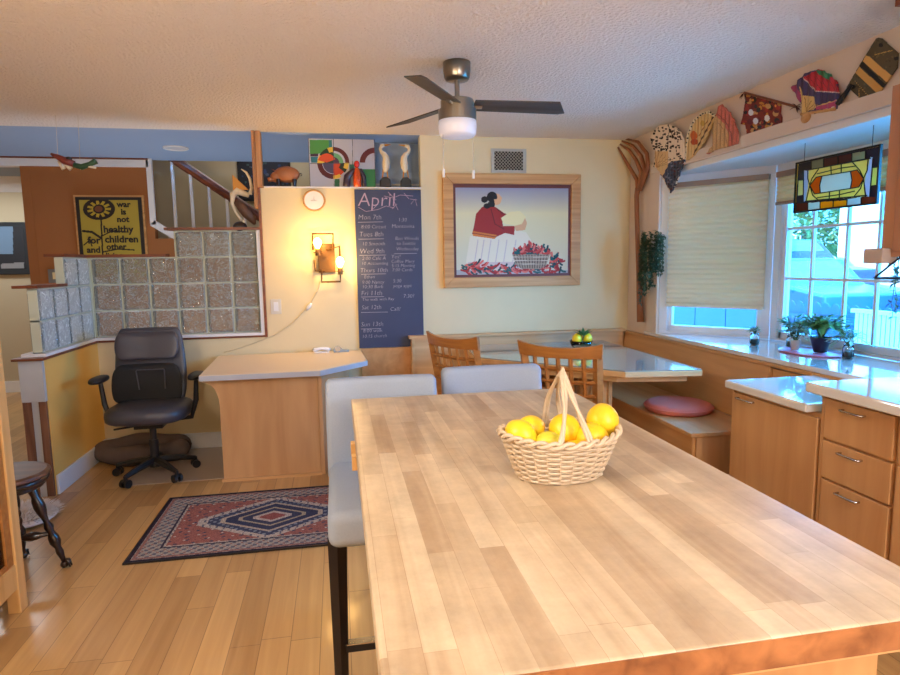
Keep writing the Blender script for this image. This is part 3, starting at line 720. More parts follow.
lemon('lemon half hidden behind the leftmost lemon in the basket', (bx-.058, by+.035, zt+.018), .030, M['lemon'], (1, .3, .1))
lemon('small greenish lemon at the front of the basket beside the handle', (bx-.043, by-.045, zt+.004), .027, M['greenlemon'], (.9, -.5, .25))
lemon('big lemon under the basket handle', (bx+.012, by+.0, zt+.020), .036, M['lemon'], (.3, .9, .3), el=1.05, stem=False)
lemon('smooth round fruit at the front right of the basket', (bx+.066, by-.030, zt+.003), .037, M['lemon'], (1, 0, 0), 'grapefruit', 1.0, False)
lemon('largest round fruit propped on the right rim of the basket', (bx+.109, by+.008, zt+.034), .0375, M['lemon'], (0, 0, 1), 'grapefruit', 1.0, False)
lemon('lemon low in the basket between the two handle feet', (bx+.018, by-.05, zt-.022), .030, M['lemon'], (1, 0, 0), stem=False)

# ================================================================== DINING NOOK
tb = thing('dining_table', 'corner dining table with a glossy grey top and clipped front edge', 'dining table', (1.6, 4.2, 0))
poly = [(2.19, 3.37), (1.715, 3.435), (.955, 4.24), (1.02, 4.86), (2.21, 4.86)]
obj('table_top', MB().prism(poly[::-1], .744, .751), M['tabletop'], tb)
def inset(pts, d):
    c = Vector((sum(p[0] for p in pts)/len(pts), sum(p[1] for p in pts)/len(pts)))
    return [tuple(Vector(p)+(c-Vector(p)).normalized()*d) for p in pts]
obj('wood_edge', MB().prism(inset(poly, -.006)[::-1], .708, .7435), M['maplex'], tb, bevel=.003)
obj('apron', MB().prism(inset(poly, .09)[::-1], .665, .707), M['maplex'], tb)
for x, y in ((1.655, 3.72), (1.25, 4.2), (1.78, 4.3)):
    obj('leg', MB().box(x-.014, y-.03, 0, x+.014, y+.03, .664).box(x+.075, y-.03, 0, x+.10, y+.03, .664).box(x+.014, y-.012, 0, x+.075, y+.012, .664), M['maplex'], tb, bevel=.002)

def dining_chair(label):
    r = thing('dining_chair', label, 'dining chair', (0, 0, 0), 'oak lattice-back chairs at the corner table')
    # backrest at y=0, seat towards +y
    W2, zt_ = .225, 1.0
    cv = lambda x: -.035*(1-(x/W2)**2)
    lean = lambda z: -.10*(z-.45)/.55
    crest = []; k = 13
    fr_, bk_ = [], []
    vs = []; 
    for i in range(k):
        u = -1+2*i/(k-1); x = u*(W2+.012); y = cv(u*W2)
        zt1 = zt_-.028*(1-abs(u)**2.2)+.0; zb1 = .918-.004*(1-u*u)
        for (z, dy) in ((zb1, -.011), (zt1, -.011), (zt1, .011), (zb1, .011)):
            vs.append((x*(1 if z > .95 else .97), y+dy+lean(z), z))
    fs = [(i*4+a, i*4+(a+1) % 4, i*4+4+(a+1) % 4, i*4+4+a) for i in range(k-1) for a in range(4)]+[(0, 1, 2, 3), tuple((k-1)*4+a for a in (3, 2, 1, 0))]
    obj('crest_rail', MB().raw(vs, fs), M['oakchair'], r, bevel=.003)
    for sx in (-1, 1):
        pts = [(sx*.205, lean(.93), .925), (sx*.198, lean(.7), .7), (sx*.19, 0, .45), (sx*.19, -.03, .2), (sx*.19, -.07, 0)]
        obj('back_leg', MB().tube(pts, [.026, .026, .027, .024, .02], 4), M['oakchair'], r)
        obj('front_leg', MB().tube([(sx*.19, .40, .43), (sx*.19, .40, 0)], [.026, .019], 4), M['oakchair'], r)
        obj('side_rail', MB().box(sx*.19-.01, .01, .385, sx*.19+.01, .38, .43), M['oakchair'], r)
    for i in range(5):
        x = -.135+i*.0675
        pts = [(x, cv(x)+lean(z), z) for z in (.925, .8, .66)]
        obj('lattice_slat', MB().tube(pts, .0125, 4), M['oakchair'], r)
    for z in (.855, .785, .71):
        pts = [(x, cv(x)+lean(z), z) for x in np.linspace(-.195, .195, 9)]
        obj('lattice_rail', MB().tube(pts, .0115, 4), M['oakchair'], r)
    obj('seat', MB().prism([(-.21, -.01), (.21, -.01), (.225, .42), (-.225, .42)], .432, .458), M['oakchair'], r, bevel=.006)
    return r
c1 = dining_chair('oak lattice-back chair with its back to the island, in front of the clipped table edge')
c1.location = (1.21, 3.13, 0); c1.rotation_euler = (0, 0, math.radians(-40))
c2 = dup(c1, (.755, 3.66, 0), math.radians(-60), 'oak lattice-back chair seen at an angle near the end of the back wall bench')

# ---- benches
be = thing('corner_bench', 'maple built-in corner bench with high panel backs around the table', 'bench', (2.1, 4.0, 0))
obj('seat', MB().prism([(1.925, 3.04), (2.38, 3.04), (2.43, 4.90), (1.0, 4.90), (1.0, 4.50), (1.925, 4.50)], .425, .45), M['mapleh'], be, bevel=.004)
obj('front_panel', MB().box(1.945, 3.06, .0, 1.965, 4.52, .424).box(1.0, 4.52, 0, 1.945, 4.54, .424), M['mapleh'], be)
obj('end_panel', MB().box(1.966, 3.05, 0, 2.44, 3.07, .424), M['maple'], be)
obj('side_backrest', MB().prism([(2.388, .451), (2.452, .80), (2.476, .80), (2.476, .451)], 3.10, 4.93, 'Y'), M['mapleh'], be, bevel=.003)
obj('side_backrest', MB().prism([(2.456, .451), (2.462, .79), (2.476, .79), (2.476, .451)], 2.20, 3.092, 'Y'), M['mapleh'], be, bevel=.003)
obj('cap_rail', MB().box(2.44, 2.77, .801, 2.477, 4.975, .821).box(2.456, 2.20, .801, 2.477, 2.769, .821), M['mapleh'], be, bevel=.003)
obj('rear_backrest', MB().box(.60, 4.91, .0, 2.43, 4.935, .815), M['maplex'], be, bevel=.003)
obj('rear_cap', MB().box(.555, 4.885, .8155, 2.439, 4.960, .84), M['maplex'], be, bevel=.004)
obj('rear_end_panel', MB().box(.575, 4.885, 0, .599, 4.954, .815), M['maplex'], be, bevel=.003)
struct('wall_wainscot', MB().box(.172, 4.955, 0, .574, 4.978, .745), M['mapleh'])
cu = thing('round_cushion', 'round salmon seat cushion on the bench', 'cushion', (2.155, 3.56, .451))
obj('pad', MB().lathe([(.01, 0), (.19, 0), (.208, .012), (.212, .028), (.205, .044), (.18, .054), (.01, .058)], (2.155, 3.56, .451), 40), M['salmon'], cu, smooth=True)
obj('piping', MB().tube([(2.155+.213*math.cos(a), 3.56+.213*math.sin(a), .483) for a in np.linspace(0, 2*PI, 49)], .004, 6, False), M['salmon'], cu, smooth=True)
fs_ = thing('step_stool', 'small wooden step stool on the floor beyond the end of the bench', 'stool', (2.10, 2.88, 0))
obj('seat', MB().box(2.0, 2.80, .20, 2.25, 2.98, .222), M['maplex'], fs_, bevel=.005)
for x in (2.03, 2.22):
    for y in (2.83, 2.95): obj('leg', MB().box(x-.012, y-.012, 0, x+.012, y+.012, .199), M['oakchair'], fs_)
# centrepiece
bo = thing('glass_bowl', 'clear glass bowl holding yellow fruit on the corner table', 'bowl', (1.82, 4.38, .752))
obj('bowl', MB().lathe([(.03, 0), (.05, .004), (.075, .03), (.088, .07), (.084, .07), (.071, .033), (.046, .010), (.001, .009)], (1.82, 4.38, .752), 28), M['clear'], bo, smooth=True)
for (dx, dy, dz, lb) in ((-.042, -.02, .086, 'yellow fruit on the left of the glass bowl'), (.042, -.02, .086, 'yellow fruit on the right of the glass bowl'), (0, .045, .086, 'yellow fruit at the back of the glass bowl')):
    c = Vector((1.82+dx, 4.38+dy, .752+dz)); o = thing('lemon', lb, 'lemon', c-Vector((0, 0, .037)), 'yellow fruit in the glass bowl')
    obj('peel', MB().ball(c, (.037, .037, .040)), M['lemon'], o, smooth=True)
l_ = MB()
for i in range(9):
    a = i*.7; l_.leaf((1.82+.01*math.cos(a), 4.34, .86), (math.cos(a), math.sin(a)*.5, .55), .085, .032)
obj('leaf', l_, M['leafg'], ls_ := thing('leaf_sprig', 'dark green leaf sprig on the fruit in the glass bowl', 'leaves', (1.82, 4.33, .84))); l_ = MB()
for i in range(6):
    l_.leaf((1.80+i*.012, 4.31, .80), (math.cos(i*1.1), -.5, -.1), .07, .04)
ls = ls_; obj('stem', MB().tube([(1.82, 4.345, .83), (1.825, 4.33, .87)], .004, 6), M['stem'], ls); obj('leaf', l_, M['leafg'], ls)

# ================================================================== RIGHT CABINETS
def handle(parent, x, y, z, w=.11):
    obj('handle', MB().tube([(x+.022, y-w/2, z), (x-.005, y-w/2, z), (x-.008, y-w/2+.012, z), (x-.008, y+w/2-.012, z), (x-.005, y+w/2, z), (x+.022, y+w/2, z)], .0045, 6), M['chrome'], parent, smooth=True)
k1 = thing('base_cabinet', 'low maple base cabinet with one plain door beside the bench', 'cabinet', (2.2, 2.45, 0))
obj('body', MB().box(1.97, 2.165, .08, 2.45, 2.72, .772), M['maple'], k1)
obj('side_panel', MB().box(1.955, 2.7205, 0, 2.45, 2.735, .772), M['maple'], k1)
d1 = obj('door', MB().box(1.95, 2.17, .10, 1.969, 2.715, .755), M['maple'], k1, bevel=.003)
handle(d1, 1.935, 2.62, .735)
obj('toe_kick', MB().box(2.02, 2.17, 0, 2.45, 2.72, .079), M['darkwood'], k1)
t1 = obj('countertop', MB().box(1.92, 2.20, .773, 2.453, 2.755, .812), M['counter'], bevel=.008, seg=3, label='lower white glossy worktop over the low cabinet', cat='worktop')
k2 = thing('base_cabinet', 'taller maple base cabinet with three drawers and steel handles', 'cabinet', (2.2, 1.97, 0))
obj('body', MB().box(1.97, 1.80, .08, 2.47, 2.14, .868), M['maple'], k2)
obj('side_panel', MB().box(1.955, 2.1405, 0, 2.47, 2.155, .868), M['maple'], k2)
for z0, z1 in ((.685, .85), (.52, .675), (.10, .51)):
    d = obj('drawer', MB().box(1.95, 1.815, z0, 1.969, 2.135, z1), M['maple'], k2, bevel=.003)
    handle(d, 1.935, 1.99, z1-.028, .10)
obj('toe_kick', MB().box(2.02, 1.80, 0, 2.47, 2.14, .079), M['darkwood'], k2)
k3 = thing('base_cabinet', 'maple base cabinet at the right edge of the picture', 'cabinet', (2.2, 1.4, 0))
obj('body', MB().box(1.97, .75, .08, 2.47, 1.797, .868), M['maple'], k3)
obj('drawer', MB().box(1.95, 1.36, .685, 1.969, 1.795, .85), M['maple'], k3, bevel=.003)
obj('door', MB().box(1.95, 1.36, .10, 1.969, 1.795, .675), M['maple'], k3, bevel=.003)
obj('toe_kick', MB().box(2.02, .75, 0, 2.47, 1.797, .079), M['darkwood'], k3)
obj('countertop', MB().box(1.895, .72, .869, 2.452, 2.185, .912).box(2.4525, .72, .869, 2.492, 1.985, .912), M['counter'], bevel=.008, seg=3, label='upper white glossy worktop above the three drawer cabinet', cat='worktop')
u = thing('wall_cabinet', 'brown wood wall cabinet on the right edge beside the stained glass', 'cabinet', (2.3, 1.7, 1.4))
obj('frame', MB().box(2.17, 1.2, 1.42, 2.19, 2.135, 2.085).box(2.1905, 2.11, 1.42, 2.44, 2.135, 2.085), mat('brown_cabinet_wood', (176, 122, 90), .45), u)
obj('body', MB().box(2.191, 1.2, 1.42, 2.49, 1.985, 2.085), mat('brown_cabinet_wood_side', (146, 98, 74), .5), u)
obj('door', MB().box(2.155, 1.2, 1.44, 2.169, 2.075, 2.07), mat('brown_cabinet_door', (160, 108, 80), .45), u, bevel=.004)
obj('bottom_block', MB().box(2.13, 2.09, 1.395, 2.20, 2.18, 1.455), mat('grey_block', (176, 156, 146), .6), u, bevel=.003)
u2 = thing('ceiling_shelf_box', 'brown wooden box against the ceiling in the top right corner', 'shelf', (2.3, 1.9, 2.39))
obj('front_board', MB().box(2.17, 1.5, 2.385, 2.19, 2.15, 2.438), M['redwood'], u2)
obj('side_board', MB().box(2.191, 2.13, 2.385, 2.49, 2.15, 2.438).box(2.191, 1.5, 2.385, 2.49, 2.12, 2.40), M['redwood'], u2)
ws = thing('wire_shelf', 'black wire bracket under the wall cabinet in front of the window', 'bracket', (2.2, 2.0, 1.3))
obj('wire', MB().tube([(2.17, 2.16, 1.335), (2.17, 1.7, 1.335)], .005, 6).tube([(2.17, 2.16, 1.335), (2.17, 2.02, 1.44)], .004, 6).tube([(2.17, 1.8, 1.335), (2.17, 1.8, 1.44)], .004, 6).tube([(2.40, 2.16, 1.335), (2.17, 2.16, 1.335)], .005, 6), M['black'], ws)
# ================================================================== DESK
dk = thing('built_in_desk', 'maple desk with a pale clipped-corner top against the back wall', 'desk', (-.35, 4.4, 0))
dp = [(-.885, 4.05), (-.133, 4.05), (.19, 4.39), (.165, 4.955), (-.93, 4.955)]
obj('desktop', MB().prism(dp[::-1], .70, .736), M['desktop'], dk)
obj('edge_band', MB().prism(inset(dp, -.004)[::-1], .699, .732), M['deskedge'], dk)
pan = [(-.79, 0), (-.155, 0), (-.155, .698), (-.88, .698)]
for i in range(7):
    a = PI/2*i/6; pan.append((-.88+.0-.0+.09*math.sin(a) if False else -.88+.09*math.sin(a), .675-.12*(1-math.cos(a))))
obj('front_panel', MB().prism([(-.79, 0), (-.155, 0), (-.155, .698), (-.885, .698)]+[(-.885+.095*math.sin(PI/2*i/7), .675-.15*(1-math.cos(PI/2*i/7))) for i in range(8)], 4.14, 4.16, 'Y'), M['desk'], dk)
obj('side_panel', MB().prism([(-.154, 4.16), (.06, 4.40), (.06, 4.95), (.04, 4.95), (.04, 4.41), (-.17, 4.175)], 0, .698), M['desk'], dk)
obj('corner_post', MB().box(-.153, 4.135, 0, -.128, 4.165, .698), M['desk'], dk)
obj('toe_strip', MB().box(-.80, 4.12, 0, -.15, 4.138, .018), M['maplex'], dk)
ph = thing('phone_handset', 'white handset lying on the desk under the chalkboard', 'phone', (-.14, 4.88, .737))
obj('handset', MB().tube([(-.205, 4.87, .752), (-.19, 4.872, .766), (-.14, 4.875, .772), (-.095, 4.88, .766), (-.08, 4.88, .752)], [.016, .017, .011, .017, .016], 8), M['white'], ph, smooth=True)
obj('base', MB().box(-.20, 4.85, .737, -.085, 4.90, .747), M['white'], ph, bevel=.004)
tp = thing('tape_dispenser', 'clear tape dispenser on the desk right of the handset', 'tape dispenser', (.01, 4.88, .737))
obj('body', MB().prism([(-.05, .737), (.07, .737), (.075, .75), (.02, .757), (0, .778), (-.03, .778), (-.052, .757)], 4.865, 4.895, 'Y'), mat('grey_clear_plastic', (160, 170, 176), .15), tp, bevel=.003)
obj('roll', MB().cyl((-.017, 4.862, .765), (-.017, 4.898, .765), .022, n=16), M['chrome'], tp)
cm = obj('chair_mat', MB().box(-1.43, 4.19, .001, -.80, 4.955, .006), M['chairmat'], label='thin clear floor mat under the office chair', cat='floor mat')

# ---- office chair
oc = thing('office_chair', 'grey leather office chair with black lumbar cushion and star base', 'office chair', (-1.28, 4.42, 0))
cx, cy = -1.275, 4.365
hub = MB().cyl((cx, cy, .07), (cx, cy, .13), .04).cyl((cx, cy, .13), (cx, cy, .36), .022).cyl((cx, cy, .10), (cx, cy, .26), .03)
obj('gas_lift', hub, M['blackplastic'], oc)
for i in range(5):
    a = math.radians(-118+72*i); d = Vector((math.cos(a), math.sin(a), 0)); e = Vector((cx, cy, 0))+d*.26
    l = obj('base_arm', MB().tube([(cx+d.x*.02, cy+d.y*.02, .115), (cx+d.x*.15, cy+d.y*.15, .10), (e.x, e.y, .078)], [.028, .022, .015], 6), M['blackplastic'], oc)
    sd = Vector((-d.y, d.x, 0))
    cs = MB().cyl((e.x, e.y, .055), (e.x, e.y, .085), .012)
    for s_ in (-1, 1): cs.cyl(e+sd*s_*.010+Vector((0, 0, .034)), e+sd*s_*.028+Vector((0, 0, .034)), .0275)
    cs.ball((e.x, e.y, .05), (.022, .022, .014))
    obj('caster', cs, M['blackplastic'], l, smooth=False)
obj('tilt_mechanism', MB().box(cx-.09, cy-.10, .355, cx+.09, cy+.12, .40).tube([(cx-.08, cy-.05, .37), (cx-.22, cy-.08, .36)], .007), M['blackplastic'], oc, bevel=.006)
def shell(parent, name, pr, half, thick, mt, c, n=11, e=3.0, bulge=.0):
    """upholstered slab following the profile pr [(y,z,halfwidth)]"""
    vs = []; k = n
    for sd in (0, 1):
        for (y, z, hw) in pr:
            for i in range(k):
                u_ = -1+2*i/(k-1); edge = (1-abs(u_)**e); t = thick*(.35+.65*edge)
                vs.append((c[0]+hw*u_, c[1]+y+(t/2 if sd else -t/2)-.03*(u_*u_)*(1 if bulge == 0 else bulge), c[2]+z))
    L = len(pr); fs = []
    for sd in range(2):
        for j in range(L-1):
            for i in range(k-1):
                a = sd*L*k+j*k+i; q = (a, a+1, a+k+1, a+k); fs.append(q if sd == 0 else q[::-1])
    for j in range(L-1):
        for i in (0, k-1): a = j*k+i; b = a+L*k; fs.append((a, a+k, b+k, b))
    for i in range(k-1):
        for j in (0, L-1): a = j*k+i; b = a+L*k; fs.append((a, a+1, b+1, b))
    o = obj(name, MB().raw(vs, fs), mt, parent, smooth=True)
    sb = o.modifiers.new('sub', 'SUBSURF'); sb.levels = 2; sb.render_levels = 2
    return o
obj('seat', MB().ball((cx, cy-.02, .462), (.258, .255, .062), 32, 14, e1=.55, e2=.62), M['leather'], oc, smooth=True)
bc = (cx-.04, cy+.20, 0)
shell(oc, 'backrest', [(.0, .47, .20), (.0, .50, .225), (.02, .62, .24), (.035, .74, .238), (.045, .86, .228), (.055, .97, .212), (.055, 1.005, .19)], 0, .10, M['leather'], bc)
shell(oc, 'head_pad', [(-.05, .79, .16), (-.048, .81, .20), (-.035, .88, .212), (-.02, .95, .205), (-.005, .985, .18)], 0, .07, M['leather'], bc)
shell(oc, 'lumbar_cushion', [(-.08, .50, .19), (-.09, .52, .226), (-.09, .62, .23), (-.075, .72, .222), (-.06, .765, .18)], 0, .10, M['mesh'], bc)
obj('cushion_pocket', MB().tube([(cx-.09, cy+.035, .73), (cx-.085, cy+.035, .735), (cx+.085, cy+.035, .735), (cx+.09, cy+.035, .73), (cx+.09, cy+.03, .60)], .004, 6).tube([(cx-.09, cy+.035, .73), (cx-.075, cy+.03, .60)], .004, 6), M['leather'], oc)
for sx in (-1, 1):
    a = obj('armrest', MB().ball((cx+sx*.305, cy-.02, .69), (.045, .125, .022), 20, 10, e1=.7, e2=.8), M['blackplastic'], oc, smooth=True)
    obj('arm_post', MB().tube([(cx+sx*.302, cy-.01, .68), (cx+sx*.29, cy, .52), (cx+sx*.255, cy, .40), (cx+sx*.10, cy, .385)], [.014, .018, .016, .012], 8), M['blackplastic'], a)
db = thing('dog_bed', 'round brown-grey plush pet bed against the wall behind the chair', 'pet bed', (-1.48, 4.67, .001))
def dbf(v): return Vector((v.x*(1+.04*math.sin(5*math.atan2(v.y, v.x))), v.y, v.z*(1+.1*math.sin(4*v.x*8))))
ring = [(-1.47+.27*math.cos(a), 4.77+.12*math.sin(a), .082+.02*math.sin(a)) for a in np.linspace(0, 2*PI, 41)]
obj('bolster', MB().tube(ring, [.066+.008*math.sin(7*i) for i in range(41)], 14, False), M['dogbed'], db, smooth=True)
obj('pad', MB().ball((-1.47, 4.77, .06), (.27, .12, .045), 24, 10), M['dogbed'], db, smooth=True)

# ================================================================== RUG
rg = Panel('Z', .009, -1.062, .24, 3.035, 3.88, 330, 214, (70, 72, 92), space='uv')
cx_, cy_ = (-1.062+.24)/2-.0, (3.035+3.88)/2
hx, hy = (.24+1.062)/2, (3.88-3.035)/2
U = np.abs(rg.A-cx_); V = np.abs(rg.B-cy_); e = np.minimum(hx-U, hy-V)
rnd = np.random.rand(*U.shape)
def cell(a, b, m=1):
    return (np.floor(rg.A/a)+np.floor(rg.B/b)).astype(int) % 2 == m
rg.c[:] = (176, 166, 160)
motif = (np.sin(rg.A*118)*np.sin(rg.B*124) > .35); m2 = (np.sin(rg.A*118+1.6)*np.sin(rg.B*124+1.5) > .72)
rg.c[motif] = (96, 100, 122); rg.c[m2] = (172, 104, 94)
rg.c[(e > .025) & (e < .04)] = (170, 108, 100)
rg.c[(e > .125) & (e < .138)] = (52, 50, 74); rg.c[(e > .138) & (e < .15) & cell(.02, .02)] = (206, 190, 176)
fld = e >= .15; rg.c[fld] = (178, 98, 88)
rg.c[fld & (np.sin(rg.A*70+3*np.sin(rg.B*24))*np.sin(rg.B*84) > .78)] = (70, 70, 100)
rg.c[fld & (np.sin(rg.A*52+1)*np.sin(rg.B*60+2) > .93)] = (216, 202, 190)
dmd = U/(hx*.70)+V/(hy*.66)
dh = lambda k: (U/(hx*.72*k)+np.maximum(V, hy*.10*k)/(hy*.70*k))
for k, c in ((1.0, (206, 190, 174)), (.86, (60, 70, 108)), (.70, (206, 184, 160)), (.63, (52, 62, 100)), (.46, (190, 170, 140)), (.40, (58, 66, 102)), (.27, (210, 190, 176)), (.18, (176, 84, 78))):
    rg.c[fld & (dh(k) < 1.0)] = c
rg.c[fld & (dh(1.0) < 1) & (dh(.86) > 1) & (np.sin(rg.A*160) > .5) & cell(.015, .03)] = (104, 104, 128)
rg.c[fld & (dh(.86) < 1) & (dh(.70) > 1) & (np.sin(rg.A*120)*np.sin(rg.B*130) > .4)] = (134, 150, 172)
rg.c[e < .018] = (42, 38, 58)
gm = rg.c.mean(axis=2, keepdims=True); rg.c = (rg.c*.66+gm*.18+np.array((128, 112, 112))*.14)*.90; rg.noise(.34)
rug = thing('persian_rug', 'faded red and navy Persian style rug with a medallion on the plank floor', 'rug', (cx_, cy_, .0008))
rg.build('woven_pile', M['paintfab'], rug, thick=.0075)
b = MB(); o_ = .006
b.box(-1.062-o_, 3.035-o_, .0008, .24+o_, 3.035, .0095).box(-1.062-o_, 3.88, .0008, .24+o_, 3.88+o_, .0095).box(-1.062-o_, 3.035, .0008, -1.062, 3.88, .0095).box(.24, 3.035, .0008, .24+o_, 3.88, .0095)
obj('bound_edge', b, M['black'], rug)

# ================================================================== LEFT FOREGROUND
bc_ = thing('glass_cabinet', 'pale pine display cabinet with dark glass doors at the left edge', 'display cabinet', (-1.55, 2.1, 0))
X0, X1, Y0, Y1 = -1.80, -1.345, 1.2, 2.735
obj('post', MB().box(X1-.05, Y1-.06, 0, X1, Y1, 1.34), M['bookc'], bc_, bevel=.004)
obj('post', MB().box(X0, Y1-.06, 0, X0+.05, Y1, 1.34), M['bookc'], bc_, bevel=.004)
obj('post', MB().box(X1-.05, Y0, 0, X1, Y0+.06, 1.34), M['bookc'], bc_, bevel=.004)
obj('top_board', MB().box(X0-.01, Y0-.01, 1.341, X1+.012, Y1+.012, 1.365), M['bookc'], bc_, bevel=.003)
obj('bottom_rail', MB().box(X1-.035, Y0+.061, .11, X1-.004, Y1-.061, .215), M['bookc'], bc_)
obj('middle_rail', MB().box(X1-.035, Y0+.061, .84, X1-.004, Y1-.061, .885), M['bookc'], bc_)
obj('side_panel', MB().box(X0+.051, Y1-.035, .11, X1-.051, Y1-.015, 1.34), M['bookc'], bc_)
obj('back_panel', MB().box(X0+.0, Y0+.061, .11, X0+.012, Y1-.061, 1.34), M['stoolseat'], bc_)
obj('shelf', MB().box(X0+.013, Y0+.061, .565, X1-.05, Y1-.061, .583), M['bookc'], bc_)
obj('bottom_board', MB().box(X0+.013, Y0+.061, .20, X1-.05, Y1-.061, .215), M['oakchair'], bc_)
dr = obj('door_frame', MB().box(X1-.03, Y1-.11, .216, X1-.008, Y1-.062, .839).box(X1-.03, 1.9, .216, X1-.008, 1.949, .839).box(X1-.03, 1.95, .216, X1-.008, Y1-.111, .235).box(X1-.03, 1.95, .82, X1-.008, Y1-.111, .839), M['oakchair'], bc_, bevel=.002)
obj('glass_pane', MB().box(X1-.021, 1.95, .236, X1-.017, Y1-.111, .819), M['cabglass'], dr)
obj('upper_pane', MB().box(X1-.021, 1.95, .886, X1-.017, Y1-.061, 1.34), M['cabglass'], bc_)
pl = thing('white_dish', 'white dish on the shelf inside the pine display cabinet', 'dish', (-1.52, 2.52, .584))
obj('dish', MB().lathe([(.06, 0), (.11, .012), (.135, .035), (.131, .037), (.105, .018), (.001, .008)], (-1.53, 2.52, .584), 28), M['whitepot'], pl, smooth=True)
ps = thing('piano_stool', 'round piano stool with worn brown seat and black turned claw-foot legs', 'stool', (-1.50, 3.02, 0))
sc_ = (-1.53, 3.02)
obj('seat', MB().lathe([(.01, .478), (.175, .478), (.182, .484), (.180, .496), (.165, .503), (.01, .503)], (*sc_, 0), 40), M['stoolseat'], ps, smooth=False)
obj('seat_rim', MB().lathe([(.02, .425), (.150, .425), (.158, .436), (.152, .444), (.170, .452), (.176, .462), (.168, .4775), (.02, .4775)], (*sc_, 0), 40), M['darkwood'], ps, smooth=True)
obj('hub', MB().lathe([(.02, .22), (.035, .24), (.05, .30), (.03, .36), (.05, .424), (.02, .424)], (*sc_, 0), 20), M['darkwood'], ps, smooth=True)
for i in range(4):
    a = math.radians(14+90*i); d = Vector((math.cos(a), math.sin(a), 0)); c0 = Vector((*sc_, 0))
    p0 = c0+d*.095+Vector((0, 0, .425)); p1 = c0+d*.20+Vector((0, 0, .03))
    prof = [.013, .020, .017, .024, .026, .022, .015, .012, .021, .014, .024, .025, .014, .017, .012, .010]
    lg = obj('leg', MB().tube([p0.lerp(p1, j/15) for j in range(16)], prof, 12), M['darkwood'], ps, smooth=True)
    f_ = MB().ball(p1+Vector((0, 0, -.012)), (.018, .018, .018), 12, 8)
    for da in (-.6, 0, .6):
        q = Vector((math.cos(a+da), math.sin(a+da), 0)); f_.tube([p1+Vector((0, 0, .012)), p1+q*.022+Vector((0, 0, .004)), p1+q*.03+Vector((0, 0, -.024))], [.007, .007, .003], 6)
    obj('claw_foot', f_, M['darkwood'], lg, smooth=True)
    q1 = p0.lerp(p1, .62)
    obj('stretcher', MB().tube([q1.lerp(c0+Vector((0, 0, .18)), j/8) for j in range(9)], [.008, .010, .012, .020, .022, .018, .010, .014, .012], 10), M['darkwood'], ps, smooth=True)
fr = thing('fur_throw', 'fluffy white fur throw on the floor behind the piano stool', 'fur throw', (-1.75, 3.70, .001))
f = MB(); hb = MB().ball((-1.78, 3.70, .03), (.15, .17, .032), 20, 8)
obj('pelt', hb, M['fur'], fr, smooth=True)
for i in range(900):
    a = random.uniform(0, 2*PI); q = math.sqrt(random.random())
    x, y = -1.78+.15*q*math.cos(a), 3.70+.17*q*math.sin(a); z = .03+.03*math.sqrt(max(0, 1-q*q))
    d = Vector((math.cos(a)*q+.4, math.sin(a)*q-.2, .45+random.uniform(-.2, .3))); L = random.uniform(.03, .055)
    f.leaf((x, y, z), d, L, .006)
obj('tufts', f, M['fur'], fr, fix=False)

# ================================================================== ON THE BACK WALL
cbp = Panel('Y', 4.962, .158, .686, .748, 2.012, 60, 140, (66, 70, 102)); cbp.noise(.05)
cb = thing('chalkboard', 'tall dark blue chalkboard with the April week plan chalked on it', 'chalkboard', (.42, 4.97, .748))
obj('slate', MB().box(.158, 4.962, .748, .686, 4.979, 2.012), M['slate'], cb)
L_ = [('April', 357.5, 206, 14)]
text_mesh('heading', L_, M['chalkp'], cb, 4.9605, bold=-.012, shear=.1)
items = [('Mon 7th', 358, 219.5, 5), ('8:00 Circuit', 361, 228.5, 3.8), ('1:30', 398, 221.5, 3.8), ('Montevina', 391.5, 228, 4),
 ('Tues 8th', 359, 236.5, 5), ('10 Smooth', 362, 245.5, 3.8), ('Ben Woods', 395, 240, 3.6), ('to Seattle', 396.5, 245, 3.6), ('Wednesday', 396, 250.5, 3.5),
 ('Wed 9th', 359.5, 253.5, 5), ('2:00 Cafe A', 362, 260, 3.6), ('10 Accounting', 361.5, 265, 3.3), ('Yes!', 391, 258.5, 4), ('Coffee Mary', 391, 263, 3.4), ('5:15 Meeting', 391.5, 267.2, 3.3), ('7:00 Cards', 392, 271.5, 3.4),
 ('Thurs 10th', 360, 272.5, 4.5), ('Ethan', 364, 278.5, 3.5), ('9:00 Nancy', 362, 284, 3.5), ('10:30 Barb', 362, 288.5, 3.5), ('5:30', 393, 282.5, 3.5), ('yoga appt', 393, 287.5, 3.5),
 ('Fri 11th', 361, 295.5, 4.8), ('The walk with Ray', 362, 301, 3.1), ('7:30?', 403, 298, 4), ('Sat 12th', 361.5, 309.5, 4.3), ('Call?', 390, 311, 4),
 ('Sun 13th', 361, 326.5, 4.5), ('8:00 walk', 363, 332.5, 3.6), ('10:15 church', 362, 338, 3.4)]
text_mesh('plan_writing', items, M['chalk'], cb, 4.9605, bold=-.022, shear=.12)
u_ = MB()
def wl(b, pts, r=.0015, y=4.960): b.tube([P(x, yy, 'Y', y) for x, yy in pts], r, 5)
for pts in (((358, 222.3), (383, 221.8)), ((358.5, 239.2), (384, 238.8)), ((359.5, 255.4), (386, 255)), ((361, 274.3), (386, 273.8)), ((361, 297), (384, 296.6)), ((361, 312.5), (388, 312)), ((361, 329), (381, 328.6)), ((394, 253.8), (417, 253.3))): u_ = MB(); wl(u_, pts); obj('underline', u_, M['chalk'], cb)
u_ = MB()
